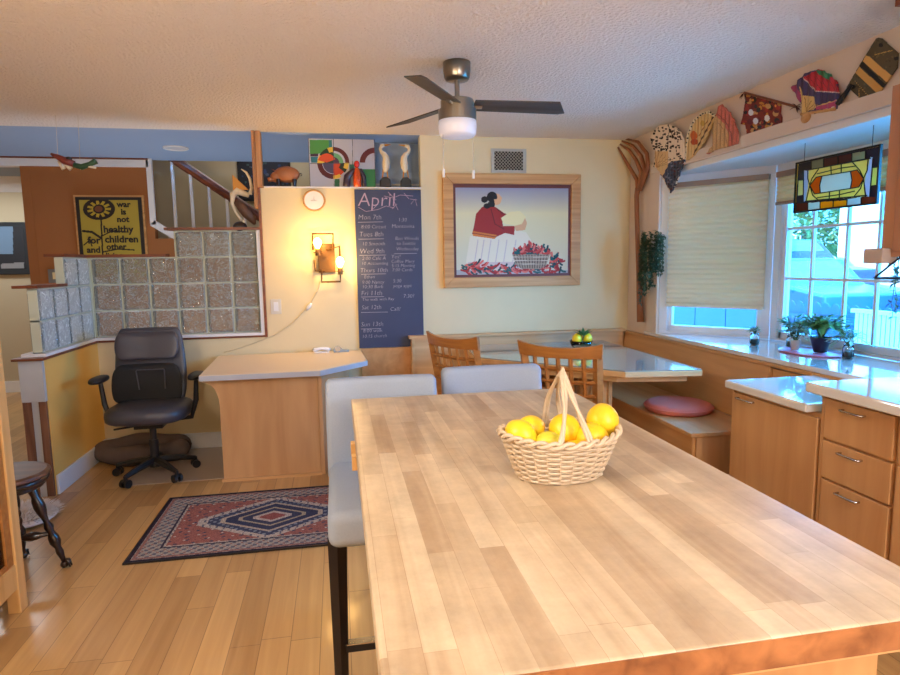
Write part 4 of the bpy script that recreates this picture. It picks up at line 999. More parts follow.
for pts in (((358, 207), (366, 211.5), (378, 209.5), (386, 206), (394, 208)), ((384, 196), (393, 198), (400, 195), (413, 196)), ((388, 192), (396, 200)), ((393, 199), (398, 210)), ((404, 193), (409, 199)), ((410, 199), (417, 200)), ((411, 204), (415, 199), (417, 206)), ((373, 209), (378, 204)), ((397, 204), (392, 209))): wl(u_, pts, .0018)
obj('blossom_branch', u_, M['chalkp'], cb)

pn = thing('framed_painting', 'oak framed painting of a seated woman in red with a basket of chillies', 'painting', (1.45, 4.97, 1.22))
xa, xb, za, zb_ = .862, 2.035, 1.222, 2.143
w_ = .083; fy = 4.93
for nm, pts in (('frame_side', [(xa, za), (xa+w_, za+w_), (xa+w_, zb_-w_), (xa, zb_)]), ('frame_side', [(xb, za), (xb, zb_), (xb-w_, zb_-w_), (xb-w_, za+w_)]),
                ('frame_side', [(xa, zb_), (xa+w_, zb_-w_), (xb-w_, zb_-w_), (xb, zb_)]), ('frame_side', [(xa, za), (xb, za), (xb-w_, za+w_), (xa+w_, za+w_)])):
    obj(nm, MB().prism(pts, fy, 4.978, 'Y'), M['frameoak'], pn, bevel=.004)
obj('maroon_liner', MB().box(xa+w_, 4.95, za+w_, xb-w_, 4.965, zb_-w_), M['maroon'], pn)
pc = Panel('Y', 4.9495, xa+w_+.022, xb-w_-.022, za+w_+.022, zb_-w_-.030, 270, 210, (214, 206, 160))
t = np.clip((pc.B-188)/(278-188), 0, 1)[..., None]
top_, mid, low = np.array((150, 154, 176.)), np.array((224, 214, 166.)), np.array((206, 200, 176.))
pc.c = np.where(t < .28, top_+(mid-top_)*(t/.28), mid+(low-mid)*((t-.28)/.72))
pc.c[pc.B > 270] = (170, 164, 160)
# skirt
pc.poly([(470, 236), (466, 262), (469, 268), (500, 269), (520, 266), (532, 255), (531, 240), (526, 232), (512, 230), (495, 236)], (226, 216, 190))
for x in (474, 480, 487, 495, 503, 512): pc.line([(x+4, 240), (x, 266)], .9, (196, 180, 176))
pc.poly([(468, 262), (500, 262), (522, 262), (520, 269), (468, 269)], (206, 186, 178))
# blouse
pc.poly([(482, 207), (476, 214), (474, 226), (472, 234), (480, 237), (496, 237), (505, 233), (514, 235), (515, 226), (503, 226), (502, 219), (509, 215), (504, 213), (497, 208), (490, 204)], (150, 32, 26))
pc.line([(491, 209), (495, 224), (504, 229)], .8, (84, 14, 14)); pc.line([(497, 209), (503, 214)], .7, (84, 14, 14))
pc.poly([(472.5, 231), (497, 235), (495, 239), (473, 236)], (206, 118, 44)); pc.line([(472.5, 233), (496, 237)], .8, (130, 40, 30))
# bowl of dough / bundle, hands
pc.poly([(503, 223), (501, 218), (510, 212), (520, 211), (526, 217), (524, 224), (515, 226)], (232, 218, 160))
pc.poly([(514, 226), (522, 224), (525, 218), (527, 223), (525, 230), (516, 231)], (214, 164, 120))
# head
pc.poly([(494, 193), (499, 194), (502, 198), (501, 202), (498, 205), (493, 205)], (216, 168, 124)); pc.ell(492, 197, 5.2, 5.4, (22, 16, 20)); pc.ell(484.5, 199.5, 3.4, 3.2, (22, 16, 20)); pc.ell(487, 206, 3.5, 2.6, (22, 16, 20))
pc.poly([(488, 202), (497, 201), (494, 207), (488, 207)], (22, 16, 20)); pc.poly([(494, 199), (501, 199), (500, 204), (495, 205)], (216, 168, 124))
# chillies and basket
rs = random.Random(3)
def chil(x, y, L, a, c): pc.line([(x, y), (x+L*.5*math.cos(a), y+L*.5*math.sin(a)+.6), (x+L*math.cos(a), y+L*math.sin(a))], 1.9, c)
CC = [(172, 40, 34), (200, 70, 60), (24, 84, 80), (20, 60, 62), (216, 110, 96), (150, 30, 30)]
for i in range(70): chil(rs.uniform(461, 505), rs.uniform(264.5, 272), rs.uniform(3, 7), rs.uniform(-1, 1), rs.choice(CC))
for i in range(46): chil(rs.uniform(505, 561), rs.uniform(266, 272), rs.uniform(3, 7), rs.uniform(-1, 1), rs.choice(CC))
for i in range(30): chil(rs.uniform(548, 561), rs.uniform(256, 268), rs.uniform(3, 6), rs.uniform(-2, 2), rs.choice(CC))
pc.poly([(512, 254), (550, 254), (546, 266), (540, 269), (522, 269), (516, 265)], (156, 134, 112))
for i in range(12): pc.line([(514+i*3, 255), (518+i*2.4, 268)], .7, (72, 58, 52))
for y in (257, 260.5, 264): pc.line([(513, y), (549, y)], .6, (214, 196, 170))
for i in range(80):
    x = rs.uniform(513, 548); chil(x, 254-rs.random()*(8-abs(x-531)*.35), rs.uniform(3, 7), rs.uniform(-2.4, .3), rs.choice(CC))
pc.build('canvas', M['paint'], pn, thick=.003)

vt = thing('wall_vent', 'white metal vent grille high above the painting', 'vent', (1.42, 4.97, 2.155))
obj('vent_frame', MB().box(1.272, 4.972, 2.155, 1.571, 4.979, 2.178).box(1.272, 4.972, 2.325, 1.571, 4.979, 2.348).box(1.272, 4.972, 2.178, 1.30, 4.979, 2.325).box(1.543, 4.972, 2.178, 1.571, 4.979, 2.325), M['steel'], vt)
obj('dark_back', MB().box(1.30, 4.9765, 2.178, 1.543, 4.979, 2.325), M['dark'], vt)
g = MB()
for i in range(-4, 12):
    for sgn in (1, -1):
        a = Vector((1.30+i*.027, 4.9745, 2.178)); b_ = Vector((a.x+.147, 4.9745, 2.325))
        if sgn < 0: a, b_ = Vector((a.x, 4.9735, 2.325)), Vector((b_.x, 4.9735, 2.178))
        d = b_-a; t0 = max(0, (1.30-a.x)/d.x); t1 = min(1, (1.543-a.x)/d.x)
        if t1-t0 > .08: g.tube([a+d*t0, a+d*t1], .0028, 4)
obj('lattice', g, M['steel'], vt)
ck = thing('wall_clock', 'small round white-faced clock on the wall above the lit sconce', 'clock', (-.155, 4.96, 1.85))
obj('rim', MB().tube([(-.155+.080*math.cos(a), 4.968, 1.926+.077*math.sin(a)) for a in np.linspace(0, 2*PI, 41)], .008, 8, False), M['frameoak'], ck, smooth=True)
obj('face', MB().cyl((-.155, 4.979, 1.926), (-.155, 4.964, 1.926), .078, n=40), M['white'], ck)
obj('hand', MB().box(-.18, 4.962, 1.925, -.135, 4.9635, 1.927).box(-.156, 4.962, 1.926, -.154, 4.9635, 1.955), M['chrome'], ck)

sn = thing('wall_sconce', 'bronze wall sconce of two square frames with two glowing bulbs', 'wall lamp', (-.075, 4.93, 1.29))
obj('back_plate', MB().box(-.14, 4.945, 1.365, -.01, 4.979, 1.59), M['bronze'], sn, bevel=.003)
def fr2(pts, y=4.925): return MB().tube([P(200+x/4, 120+yy/4, 'Y', y) for x, yy in pts], .0075, 4)
obj('square_frame', fr2([(505, 520), (532, 520), (532, 455), (450, 455), (452, 520)]), M['bronze'], sn)
obj('square_frame', fr2([(520, 515), (558, 505), (560, 560)]).tube([P(200+x/4, 120+yy/4, 'Y', 4.925) for x, yy in ((487, 598), (487, 648), (562, 646), (562, 610))], .0075, 4), M['bronze'], sn)
obj('frame_stub', fr2([(458, 560), (462, 603), (500, 603)]).tube([(-.075, 4.925, 1.47), (-.075, 4.96, 1.47)], .012, 6), M['bronze'], sn)
for (bx_, by_), (hx_, hy_) in (((318, 243), (314.5, 254)), ((340.5, 262), (340, 272))):
    c = P(bx_-.5, by_, 'Y', 4.90)
    h_ = obj('bulb_holder', MB().cyl((c.x, 4.90, c.z-.098), (c.x, 4.90, c.z-.045), .020).cyl((c.x, 4.90, c.z-.075), (c.x, 4.90, c.z-.070), .034).tube([(c.x, 4.90, c.z-.09), (c.x, 4.925, c.z-.09)], .008), M['bronze'], sn)
    obj('glowing_bulb', MB().lathe([(.012, -.045), (.026, -.02), (.034, .002), (.028, .026), (.012, .040), (.001, .043)], (c.x, 4.90, c.z), 20), M['bulb'], h_, smooth=True)
    light('sconce_bulb_light', 'POINT', (c.x, 4.84, c.z), (0, 0, 0), (1, .60, .20), 7, .035)
cd = thing('sconce_cord', 'cream cord running from the sconce down to the desk with an inline switch', 'cord', (-.5, 4.97, .76))
obj('cord', MB().tube([P(x, y, 'Y', 4.974) for x, y in ((321, 281), (319, 288), (311, 303), (304, 311), (292, 324), (275, 335), (255, 343), (238, 349), (224, 352.5))], .0035, 6), M['cord'], cd, smooth=True)
a_, b_ = P(311.5, 303, 'Y', 4.97), P(306.5, 310, 'Y', 4.97)
obj('inline_switch', MB().tube([a_, a_.lerp(b_, .3), a_.lerp(b_, .7), b_], [.008, .014, .014, .008], 8), M['white'], cd, smooth=True)
sw = thing('light_switch', 'pale switch plate on the cream wall right of the glass blocks', 'light switch', (-.482, 4.975, 1.046))
obj('plate', MB().box(-.523, 4.974, 1.046, -.442, 4.979, 1.164), M['switch'], sw, bevel=.002)
obj('rocker', MB().box(-.500, 4.970, 1.07, -.465, 4.9739, 1.14), M['white'], sw, bevel=.001)

# ---- the ledge of the pass-through
LZ = 2.0325
ar = thing('tile_artwork', 'tiled artwork of coloured arcs standing on the ledge', 'artwork', (.075, 5.02, LZ))
ap = Panel('Y', 5.018, -.180, .328, LZ, 2.405, 230, 170, (176, 178, 190))
g_ = lambda x, y: (300+x/11.25, 135+y/11.25)
ap.poly([g_(110, 55), g_(360, 55), g_(360, 210), g_(110, 210)], (70, 140, 66)); ap.poly([g_(325, 55), g_(360, 55), g_(360, 150), g_(325, 140)], (44, 112, 116))
ap.poly([g_(115, 210), g_(205, 210), g_(205, 240), g_(115, 240)], (62, 40, 62)); ap.poly([g_(120, 245), g_(200, 245), g_(200, 312), g_(125, 312)], (40, 110, 124))
c0 = g_(375, 315)
def ring_(c, r1, r0_, a0, a1, col):
    dx, dy = ap.A-c[0], c[1]-ap.B; rr_ = np.hypot(dx, dy); an = np.degrees(np.arctan2(dy, dx)) % 360
    ap.c[(rr_ < r1) & (rr_ >= r0_) & (an >= a0) & (an < a1)] = col
ring_(c0, 16, 12, 0, 90, (82, 22, 26)); ring_(c0, 12, 10, 0, 90, (182, 186, 196)); ring_(c0, 10, 6, 0, 90, (100, 160, 110)); ring_(c0, 6, 0, 0, 90, (70, 50, 70))
ring_(c0, 16, 11, 180, 270, (82, 22, 26)); ring_(c0, 10.5, 0, 180, 270, (72, 66, 92))
ring_(c0, 16, 0, 90, 180, (30, 56, 34)); ring_(c0, 16, 9, 150, 180, (220, 180, 60)); ring_(c0, 16, 11, 92, 112, (216, 176, 56)); ring_(g_(300, 310), 9, 0, 20, 165, (206, 76, 34))
ring_(c0, 14, 0, 270, 360, (200, 66, 28)); ring_(c0, 15, 7, 320, 360, (28, 44, 30)); ring_(c0, 15.5, 11, 335, 360, (222, 186, 70)); ring_(c0, 16, 12.5, 270, 300, (222, 186, 70))
ring_(g_(840, 310), 15, 9.5, 90, 180, (90, 26, 30))
ap.poly([g_(690, 385), g_(850, 385), g_(850, 590), g_(740, 590), g_(740, 470), g_(690, 440)], (50, 124, 70)); ap.poly([g_(555, 330), g_(610, 330), g_(610, 400), g_(555, 410)], (44, 110, 100)); ap.poly([g_(390, 495), g_(445, 495), g_(445, 590), g_(390, 590)], (40, 100, 70))
for ln in ([g_(375, 45), g_(385, 590)], [g_(590, 45), g_(592, 330)], [g_(110, 322), g_(560, 322)]): ap.line(ln, .45, (60, 62, 70))
ap.build('tile_face', M['paint'], ar, thick=.012)
obj('back_frame', MB().box(-.184, 5.031, LZ, .332, 5.043, 2.409), M['black'], ar)
fg = thing('painted_figurine', 'small painted figurine in orange and red on the ledge in front of the artwork', 'figurine', (.21, 4.995, LZ))
fc = P(357.5, 187, 'Y', 4.975)
obj('robe', MB().lathe([(.03, 0), (.032, .06), (.024, .13), (.012, .15)], (fc.x, 4.975, LZ), 16), mat('orange_red_glaze', (206, 80, 34), .25, var=.4, vs=60), fg, smooth=True)
obj('arms', MB().tube([(fc.x-.085, 4.98, LZ+.004), (fc.x-.075, 4.98, LZ+.08), (fc.x-.03, 4.98, LZ+.125), (fc.x+.03, 4.98, LZ+.125), (fc.x+.052, 4.98, LZ+.08), (fc.x+.055, 4.98, LZ+.004)], [.03, .03, .022, .02, .02, .018], 10), mat('plum_speckled_glaze', (50, 40, 62), .3, var=.5, vs=90), fg, smooth=True)
obj('head', MB().ball((fc.x, 4.975, LZ+.175), (.022, .02, .028)), mat('red_glaze', (196, 44, 44), .25), fg, smooth=True)
def heron(label, px, flip):
    b0 = P(px, 188, 'Y', 5.0); x = b0.x; f = -1 if flip else 1
    r = thing('carved_heron', label, 'bird carving', (x, 5.0, LZ), 'pair of carved white herons on the ledge')
    obj('base', MB().prism([(x-.045, LZ), (x+.045, LZ), (x+.040, LZ+.06), (x+.012, LZ+.082), (x-.025, LZ+.078), (x-.042, LZ+.055)], 4.975, 5.035, 'Y'), M['black'], r, bevel=.006)
    for s_ in (-1, 1): obj('leg', MB().tube([(x+s_*.022, 5.0, LZ+.07), (x+s_*.014, 5.0, LZ+.14)], .006, 6), M['ochre'], r)
    pts = [(0, .13), (f*.008, .17), (f*.012, .21), (f*.010, .245), (-f*.004, .272), (-f*.024, .288), (-f*.034, .312), (-f*.020, .337), (0, .340)]
    rad = [.014, .028, .030, .026, .020, .014, .012, .015, .012]
    obj('body', MB().tube([(x+a, 5.0, LZ+z-.012) for a, z in pts], rad, 12), M['ivory'], r, smooth=True)
    obj('beak', MB().tube([(x-f*.002, 5.0, LZ+.328), (x+f*.05, 5.0, LZ+.334)], [.009, .002], 8), M['ochre'], r, smooth=True)
heron('carved white heron on the ledge nearer the coloured tile artwork', 385.5, False)
heron('carved white heron on the ledge nearest the painted wall corner', 406, True)
pg = thing('wooden_pig', 'brown carved wooden pig standing on the ledge beside the post', 'pig carving', (-.36, 5.01, LZ))
px_ = -.365
obj('body', MB().ball((px_+.01, 5.01, LZ+.095), (.098, .05, .062), 24, 14).ball((px_-.07, 5.01, LZ+.075), (.045, .036, .042), 16, 10).cyl((px_-.10, 5.01, LZ+.06), (px_-.135, 5.01, LZ+.052), .020, .017), M['pigwood'], pg, smooth=True)
for x in (-.055, .065):
    for y in (-.025, .025): obj('leg', MB().tube([(px_+x, 5.01+y, LZ+.055), (px_+x, 5.01+y, LZ)], [.018, .011], 8), M['darkwood'], pg)
for y in (-.02, .02): obj('ear', MB().leaf((px_-.06, 5.01+y, LZ+.11), (-.6, y*8, .3), .045, .03), M['pigwood'], pg)
obj('tail', MB().tube([(px_+.105, 5.01, LZ+.10), (px_+.12, 5.0, LZ+.105), (px_+.125, 5.0, LZ+.09), (px_+.115, 5.01, LZ+.085)], .003, 6), M['darkwood'], pg)
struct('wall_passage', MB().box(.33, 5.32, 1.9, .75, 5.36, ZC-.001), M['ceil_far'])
struct('trim_passage_rail', MB().box(.33, 5.29, 2.085, .75, 5.318, 2.10), M['white'])
dp_ = thing('dark_picture', 'dark night-blue picture on the stairwell wall behind the post', 'picture', (-.7, 7.88, 2.3))
q0, q1 = P(241, 190, 'Y', 7.88), P(287, 150, 'Y', 7.88)
dpp = Panel('Y', 7.87, q0.x, q1.x, q0.z-.1, q1.z, 90, 60, (30, 34, 48))
for i in range(60): dpp.ell(random.uniform(241, 290), random.uniform(150, 195), random.uniform(.6, 2.4), random.uniform(.6, 2), random.choice([(60, 84, 90), (20, 24, 44), (80, 90, 110), (40, 60, 100)]))
dpp.build('canvas', M['paint'], dp_, thick=.01)
obj('picture_frame', MB().box(q0.x-.03, 7.881, q0.z-.13, q1.x+.03, 7.898, q1.z+.03), M['black'], dp_)
# pelican on the glass block cap
pe = thing('carved_pelican', 'carved long-billed bird with orange crest standing on the glass block wall', 'bird carving', (-.70, 5.02, 1.7225))
pp = lambda x, y: P(225+x/9, 160+y/9, 'Y', 5.02)
obj('base', MB().ball(pp(135, 600)+Vector((0, 0, -.005)), (.055, .035, .045), 16, 10), M['darkwood'], pe, smooth=True)
obj('body', MB().tube([pp(100, 370), pp(150, 420), pp(200, 480), pp(245, 530), pp(270, 580)], [.022, .040, .042, .034, .010], 14), M['featherbrown'], pe, smooth=True)
obj('neck', MB().tube([pp(150, 545), pp(95, 470), pp(65, 390), pp(70, 310), pp(110, 280), pp(165, 300), pp(215, 318)], [.010, .010, .014, .024, .028, .022, .018], 12), M['ivory'], pe, smooth=True)
obj('bill', MB().tube([pp(225, 310), pp(240, 250), pp(225, 170), pp(190, 110), pp(145, 82)], [.016, .012, .011, .009, .004], 10), M['ivory'], pe, smooth=True)
obj('crest', MB().prism([tuple((pp(*q).x, pp(*q).z)) for q in ((65, 130), (75, 285), (130, 270), (215, 270))], 5.012, 5.028, 'Y'), M['ochre'], pe, bevel=.003)
obj('leg', MB().tube([pp(170, 540), pp(165, 590)], .010, 8), M['ivory'], pe)

# ================================================================== HALL
po = thing('framed_poster', 'black bordered yellow poster lettered war is not healthy for children', 'poster', (-2.06, 6.28, 1.50))
pa, pb2, pz0, pz1 = -2.365, -1.762, 1.33, 2.10
obj('wood_frame', MB().box(pa, 6.27, pz0, pb2, 6.299, pz1), M['frameoak'], po)
obj('black_mount', MB().box(pa+.018, 6.262, pz0+.018, pb2-.018, 6.2698, pz1-.018), M['black'], po)
pp2 = Panel('Y', 6.2605, pa+.05, pb2-.05, pz0+.05, pz1-.045, 150, 190, (168, 146, 52))
BK = (34, 24, 20)
pp2.ell(99, 209, 16, 11, BK)
for i in range(11):
    a = 2*PI*i/11; pp2.poly([(99+3*math.cos(a-.6), 209+2.4*math.sin(a-.6)), (99+3*math.cos(a+.6), 209+2.4*math.sin(a+.6)), (99+12*math.cos(a+.12), 209+8.4*math.sin(a+.12)), (99+12*math.cos(a-.12), 209+8.4*math.sin(a-.12))], (176, 150, 44))
pp2.ell(99, 209, 6, 4.6, BK); pp2.ell(98.5, 209, 4, 3.2, (110, 62, 34))
pp2.line([(101, 218), (102, 240), (103, 262)], 1.6, BK); pp2.line([(101, 238), (92, 232), (83, 231)], 2.2, BK); pp2.line([(102, 236), (112, 231), (128, 232)], 1.2, BK); pp2.line([(103, 252), (118, 249), (134, 250)], 1.3, BK); pp2.line([(84, 245), (90, 240), (92, 246)], 1.3, BK)
pp2.build('print', M['paint'], po, thick=.001)
text_mesh('lettering', [('war', 117, 207, 6), ('is', 121, 214.5, 6), ('not', 117, 222, 6), ('healthy', 103.5, 232.5, 7), ('children', 105, 242.5, 7), ('other', 106.5, 249.5, 6), ('living', 106, 258, 5.5)], M['black'], po, 6.2585, bold=.03)
text_mesh('lettering', [('for', 88, 243.5, 7), ('and', 87, 252.8, 6.4)], M['black'], po, 6.2585, bold=.03)
for nm, lb, px0, py0, px1, py1, Y in (('wall_screen', 'dark framed television on the beige far wall', -14, 222, 27, 275, 7.82),):
    a, b_ = P(px0, py1, 'Y', Y), P(px1, py0, 'Y', Y)
    tv = thing('television', lb, 'television', ((a.x+b_.x)/2, Y, a.z))
    obj('bezel', MB().box(a.x, Y, a.z, b_.x, Y+.037, b_.z), M['tvframe'], tv, bevel=.005)
    sp = Panel('Y', Y-.002, a.x+.05, b_.x-.05, a.z+.06, b_.z-.05, 60, 50, (36, 38, 44))
    sp.poly([(-20, 220), (13, 225), (13, 254), (-20, 254)], (104, 130, 156)); sp.poly([(1, 264), (24, 262), (24, 268), (1, 269)], (130, 130, 132))
    sp.build('screen', mat('tv_screen', (40, 42, 48), .15) if False else M['paint'], tv, thick=.001)
hsw = thing('hall_switch', 'grey double switch plate on the terracotta wall above the stepped glass blocks', 'light switch', (-2.58, 6.29, 1.33))
a, b_ = P(49, 283, 'Y', 6.295), P(62, 269, 'Y', 6.295)
obj('plate', MB().box(a.x, 6.29, a.z, b_.x, 6.299, b_.z), mat('grey_plate', (122, 116, 110), .5), hsw, bevel=.002)
obj('rocker', MB().box(a.x+.04, 6.285, a.z+.035, b_.x-.035, 6.2899, b_.z-.03), mat('cream_rocker', (224, 200, 150), .5), hsw)
dlt = thing('recessed_light', 'unlit round recessed light in the hall ceiling tinted by blue daylight', 'ceiling light', (-1.315, 5.70, 2.43))
obj('trim_ring', MB().tube([(-1.315+.096*math.cos(a), 5.70+.096*math.sin(a), 2.434) for a in np.linspace(0, 2*PI, 41)], .008, 8, False), M['white'], dlt, smooth=True)
obj('lens', MB().cyl((-1.315, 5.70, 2.439), (-1.315, 5.70, 2.434), .085, n=32), mat('frosted_lens', (206, 208, 214), .6), dlt)
fi = thing('hanging_carving', 'carved flying figure in red stripes and green hung on threads from the ceiling', 'hanging ornament', (-1.70, 4.60, 2.10))
fp = lambda x, y: P(x, y, 'Y', 4.60)
obj('red_body', MB().tube([fp(51, 154), fp(58, 157), fp(65, 161), fp(74, 164)], [.008, .018, .026, .022], 10), mat('red_stripe_paint', (120, 50, 40), .4, var=.6, vs=60), fi, smooth=True)
obj('green_tail', MB().tube([fp(74, 165), fp(82, 167), fp(90, 164), fp(96, 161)], [.018, .020, .016, .020], 10), mat('green_carving_paint', (46, 84, 60), .4), fi, smooth=True)
for q in (((58, 161), (64, 169)), ((64, 164), (71, 169)), ((80, 169), (88, 166), (96, 168))):
    obj('fin', MB().tube([fp(*v) for v in q], [.006, .016] if len(q) == 2 else [.005, .010, .007], 8), M['ivory'], fi, smooth=True)
obj('head', MB().ball(fp(68.5, 159), (.022, .018, .016)), M['black'], fi, smooth=True)
for x in (58, 80):
    a = fp(x, 160); obj('thread', MB().tube([a, (a.x+.01, 4.60, 2.4395)], .0012, 4), M['cord'], fi)

# ================================================================== CEILING FAN
fx, fy_ = .641, 3.2
fa = thing('ceiling_fan', 'three-blade brushed nickel ceiling fan with dark blades and opal light', 'ceiling fan', (fx, fy_, 2.06))
obj('canopy', MB().lathe([(.070, 2.439), (.070, 2.40), (.066, 2.365), (.058, 2.352), (.02, 2.350)], (fx, fy_, 0), 32), M['nickel'], fa, smooth=True)
obj('downrod', MB().cyl((fx, fy_, 2.352), (fx, fy_, 2.255), .013).lathe([(.022, 2.272), (.030, 2.262), (.030, 2.254), (.01, 2.254)], (fx, fy_, 0), 20), M['nickel'], fa, smooth=False)
obj('motor_housing', MB().lathe([(.02, 2.256), (.082, 2.255), (.086, 2.248), (.086, 2.208), (.098, 2.205), (.098, 2.152), (.02, 2.150)], (fx, fy_, 0), 40), M['nickel'], fa)
obj('light_bowl', MB().lathe([(.097, 2.150), (.099, 2.12), (.096, 2.085), (.086, 2.072), (.05, 2.066), (.001, 2.065)], (fx, fy_, 0), 40), M['opal'], fa, smooth=True)
for i, ang in enumerate((0, 118, 238)):
    a = math.radians(ang); d = Vector((math.cos(a), math.sin(a), 0)); s_ = Vector((-d.y, d.x, 0)); tw = Vector((0, 0, -.24))
    def bl(r, w): return Vector((fx, fy_, 2.228))+d*r+(s_+tw)*w
    w0, w1 = .052, .062
    e_ = (.035, .035, 0)[i]; pts = [bl(.085, -w0), bl(.50+e_, -w1), bl(.565+e_, w1*.8), bl(.53+e_, w1), bl(.085, w0)]
    n = s_.cross(d).normalized()
    vs = pts+[p+Vector((0, 0, .006)) for p in pts]
    b = obj('blade', MB().raw(vs, [(4, 3, 2, 1, 0), (5, 6, 7, 8, 9)]+[(j, (j+1) % 5, (j+1) % 5+5, j+5) for j in range(5)]), M['bladeg'], fa, bevel=.001)
    obj('blade_bracket', MB().tube([Vector((fx, fy_, 2.225))+d*.07, Vector((fx, fy_, 2.225))+d*.13], .012, 6), M['nickel'], b)
for px, yb in ((443, 175), (473, 176)):
    c = P(px, 140, 'Y', fy_-.03); e_ = P(px, yb, 'Y', fy_-.03)
    ch = obj('pull_chain', MB().tube([(c.x, c.y, 2.16), (c.x, c.y, e_.z)], .0013, 5), M['chrome'], fa)
    obj('chain_pull', MB().cyl((c.x, c.y, e_.z+.028), (c.x, c.y, e_.z-.012), .007), M['white'], ch)

# ================================================================== RIGHT WALL DECOR
XW = 2.492
fk = thing('wooden_fork', 'giant carved wooden fork hung upright on the wall by the corner', 'wall fork', (2.46, 4.78, .92))
q = lambda x, y: P(590+x/7.5, 100+y/7.5, 'X', 2.462)
def clampy(v): v.y = min(v.y, 4.965); return v
XF = lambda pts: [P(x, y, 'X', 2.462) for x, y in pts]
hd = [(636.5, 196), (637.5, 240), (639, 280), (640.5, 322)]
obj('handle', MB().tube(XF([(638, 188)]+hd), [.024, .020, .019, .022, .030], 10), M['fork'], fk, smooth=True)
for tp_ in ([(618, 147), (624, 158), (631, 170), (637, 180), (638, 190)], [(620, 144), (629, 150), (636, 160), (641, 172), (640, 190)], [(622, 141), (633, 146), (641, 156), (645, 170), (640, 190)], [(626, 139), (638, 142), (647, 154), (648, 168), (640, 190)]):
    P3 = []
    for x, y in tp_:
        p = P(x, y, 'X', 2.462)
        if p.y > 4.955: p = P(x, y, 'Y', 4.955)
        P3.append(p)
    obj('tine', MB().tube(P3, [.007, .013, .016, .018, .020], 8), M['fork'], fk, smooth=True)
def trail(name, label, c, starts, lens, n_leaf, mt, cat='hanging plant', pot=True, lsz=.03):
    r = thing(name, label, cat, c)
    if pot: obj('pot', MB().lathe([(.030, 0), (.042, .08), (.045, .085), (.038, .085), (.001, .07)], c, 20), M['whitepot'], r, smooth=True)
    st_ = MB(); lf = MB(); rs = random.Random(len(label))
    for s0, L in zip(starts, lens):
        pts = [Vector(s0)]
        k = int(L/.03)
        for i in range(k): pts.append(pts[-1]+Vector((rs.uniform(-.006, .006), rs.uniform(-.010, .010), -.03)))
        st_.tube(pts, .0018, 4)
        for p in pts:
            for _ in range(n_leaf):
                lf.leaf(p, (rs.uniform(-1, .3), rs.uniform(-1, 1), rs.uniform(-1, .5)), rs.uniform(.7, 1.2)*lsz, lsz*.5)
    obj('stems', st_, M['stem'], r); obj('foliage', lf, mt, r, fix=False); return r
pc_ = P(654, 247, 'X', 2.425)
pot_c = (2.44, pc_.y, pc_.z)
rs = random.Random(5)
sts = []; lns = []
for i in range(20):
    yv = pot_c[1]+rs.uniform(-.16, .17); sts.append((2.415+rs.uniform(-.03, .02), yv, pot_c[2]+.09+rs.uniform(-.03, .03)))
    k = (yv-(pot_c[1]-.16))/.33; lns.append(.15+.28*max(0, k)+rs.uniform(-.05, .12))
sts.append((2.42, pot_c[1]+.14, pot_c[2]+.07)); lns.append(.52)
hp = trail('hanging_plant', 'trailing small-leaved plant in a white wall pot below the fork', pot_c, sts, lns, 7, M['leafd'], lsz=.036)
obj('wall_hook', MB().tube([(2.499, pot_c[1], pot_c[2]+.06), (2.47, pot_c[1], pot_c[2]+.06)], .004), M['black'], hp)
e0 = P(884, 200, 'X', 2.42)
sts = [(2.40+.01*i, 2.27+.03*i, 1.88-.02*i) for i in range(3)]
hp2 = trail('hanging_plant', 'sparse string of leaves hanging beside the wall cabinet in the window', (2.40, 2.28, 1.30), sts, [.72, .56, .66], 2, M['leafd'], pot=False, lsz=.034)
obj('hook', MB().tube([(2.41, 2.29, 1.88), (2.41, 2.29, 2.06)], .0016, 5).tube([(2.41, 2.29, 2.06), (2.49, 2.29, 2.06)], .003, 5), M['black'], hp2)

def wfan(name, label, outline, painter, cat='fan', thick=.010, rel=None, base=(150, 130, 100), x=XW):
    pts = [P(a, b, 'X', x) for a, b in outline]
    y0, y1 = min(p.y for p in pts), max(p.y for p in pts); z0, z1 = min(p.z for p in pts), max(p.z for p in pts)
    pn_ = Panel('X', x-.004, y0, y1, z0, z1, int((y1-y0)/.0032), int((z1-z0)/.0032), base)
    painter(pn_); pn_.cut(outline)
    r = thing(name, label, cat, (x, (y0+y1)/2, z0), 'fans and weavings above the bay window')
    pn_.build('fan_leaf', M['paint'], r, thick=thick, relief=rel); return r, pn_
g4 = lambda x, y: (640+x/6.43, 100+y/6.43)
g2 = lambda x, y: (730+x/5.27, 30+y/5.27)
def spots(pn_, mask, n, cols, r0_, r1_):
    ys_, xs_ = np.nonzero(mask); rs = random.Random(9)
    for _ in range(n):
        i = rs.randrange(len(ys_)); A, B = pn_.A[ys_[i], xs_[i]], pn_.B[ys_[i], xs_[i]]
        m_ = pn_.inell(A, B, rs.uniform(r0_, r1_), rs.uniform(r0_, r1_)) & mask; pn_.c[m_] = rs.choice(cols)
def f1(p):
    p.c[:] = (226, 206, 184); low_ = p.inpoly([g4(190, 400), g4(290, 380), g4(270, 440), g4(200, 600), g4(145, 490)])
    spots(p, ~low_, 260, [(34, 26, 26), (60, 40, 36)], .6, 1.4)
    rib = p.inpoly([g4(95, 330), g4(180, 330), g4(175, 440), g4(150, 500), g4(100, 430)]); p.c[rib] = (214, 174, 124)
    for k in range(7): p.line([g4(105, 435), g4(100+k*22, 320+k*12)], .4, (166, 120, 76))
    p.c[low_] = (52, 60, 82); spots(p, low_, 90, [(110, 110, 130), (80, 40, 50), (24, 30, 50)], .5, 1.2)
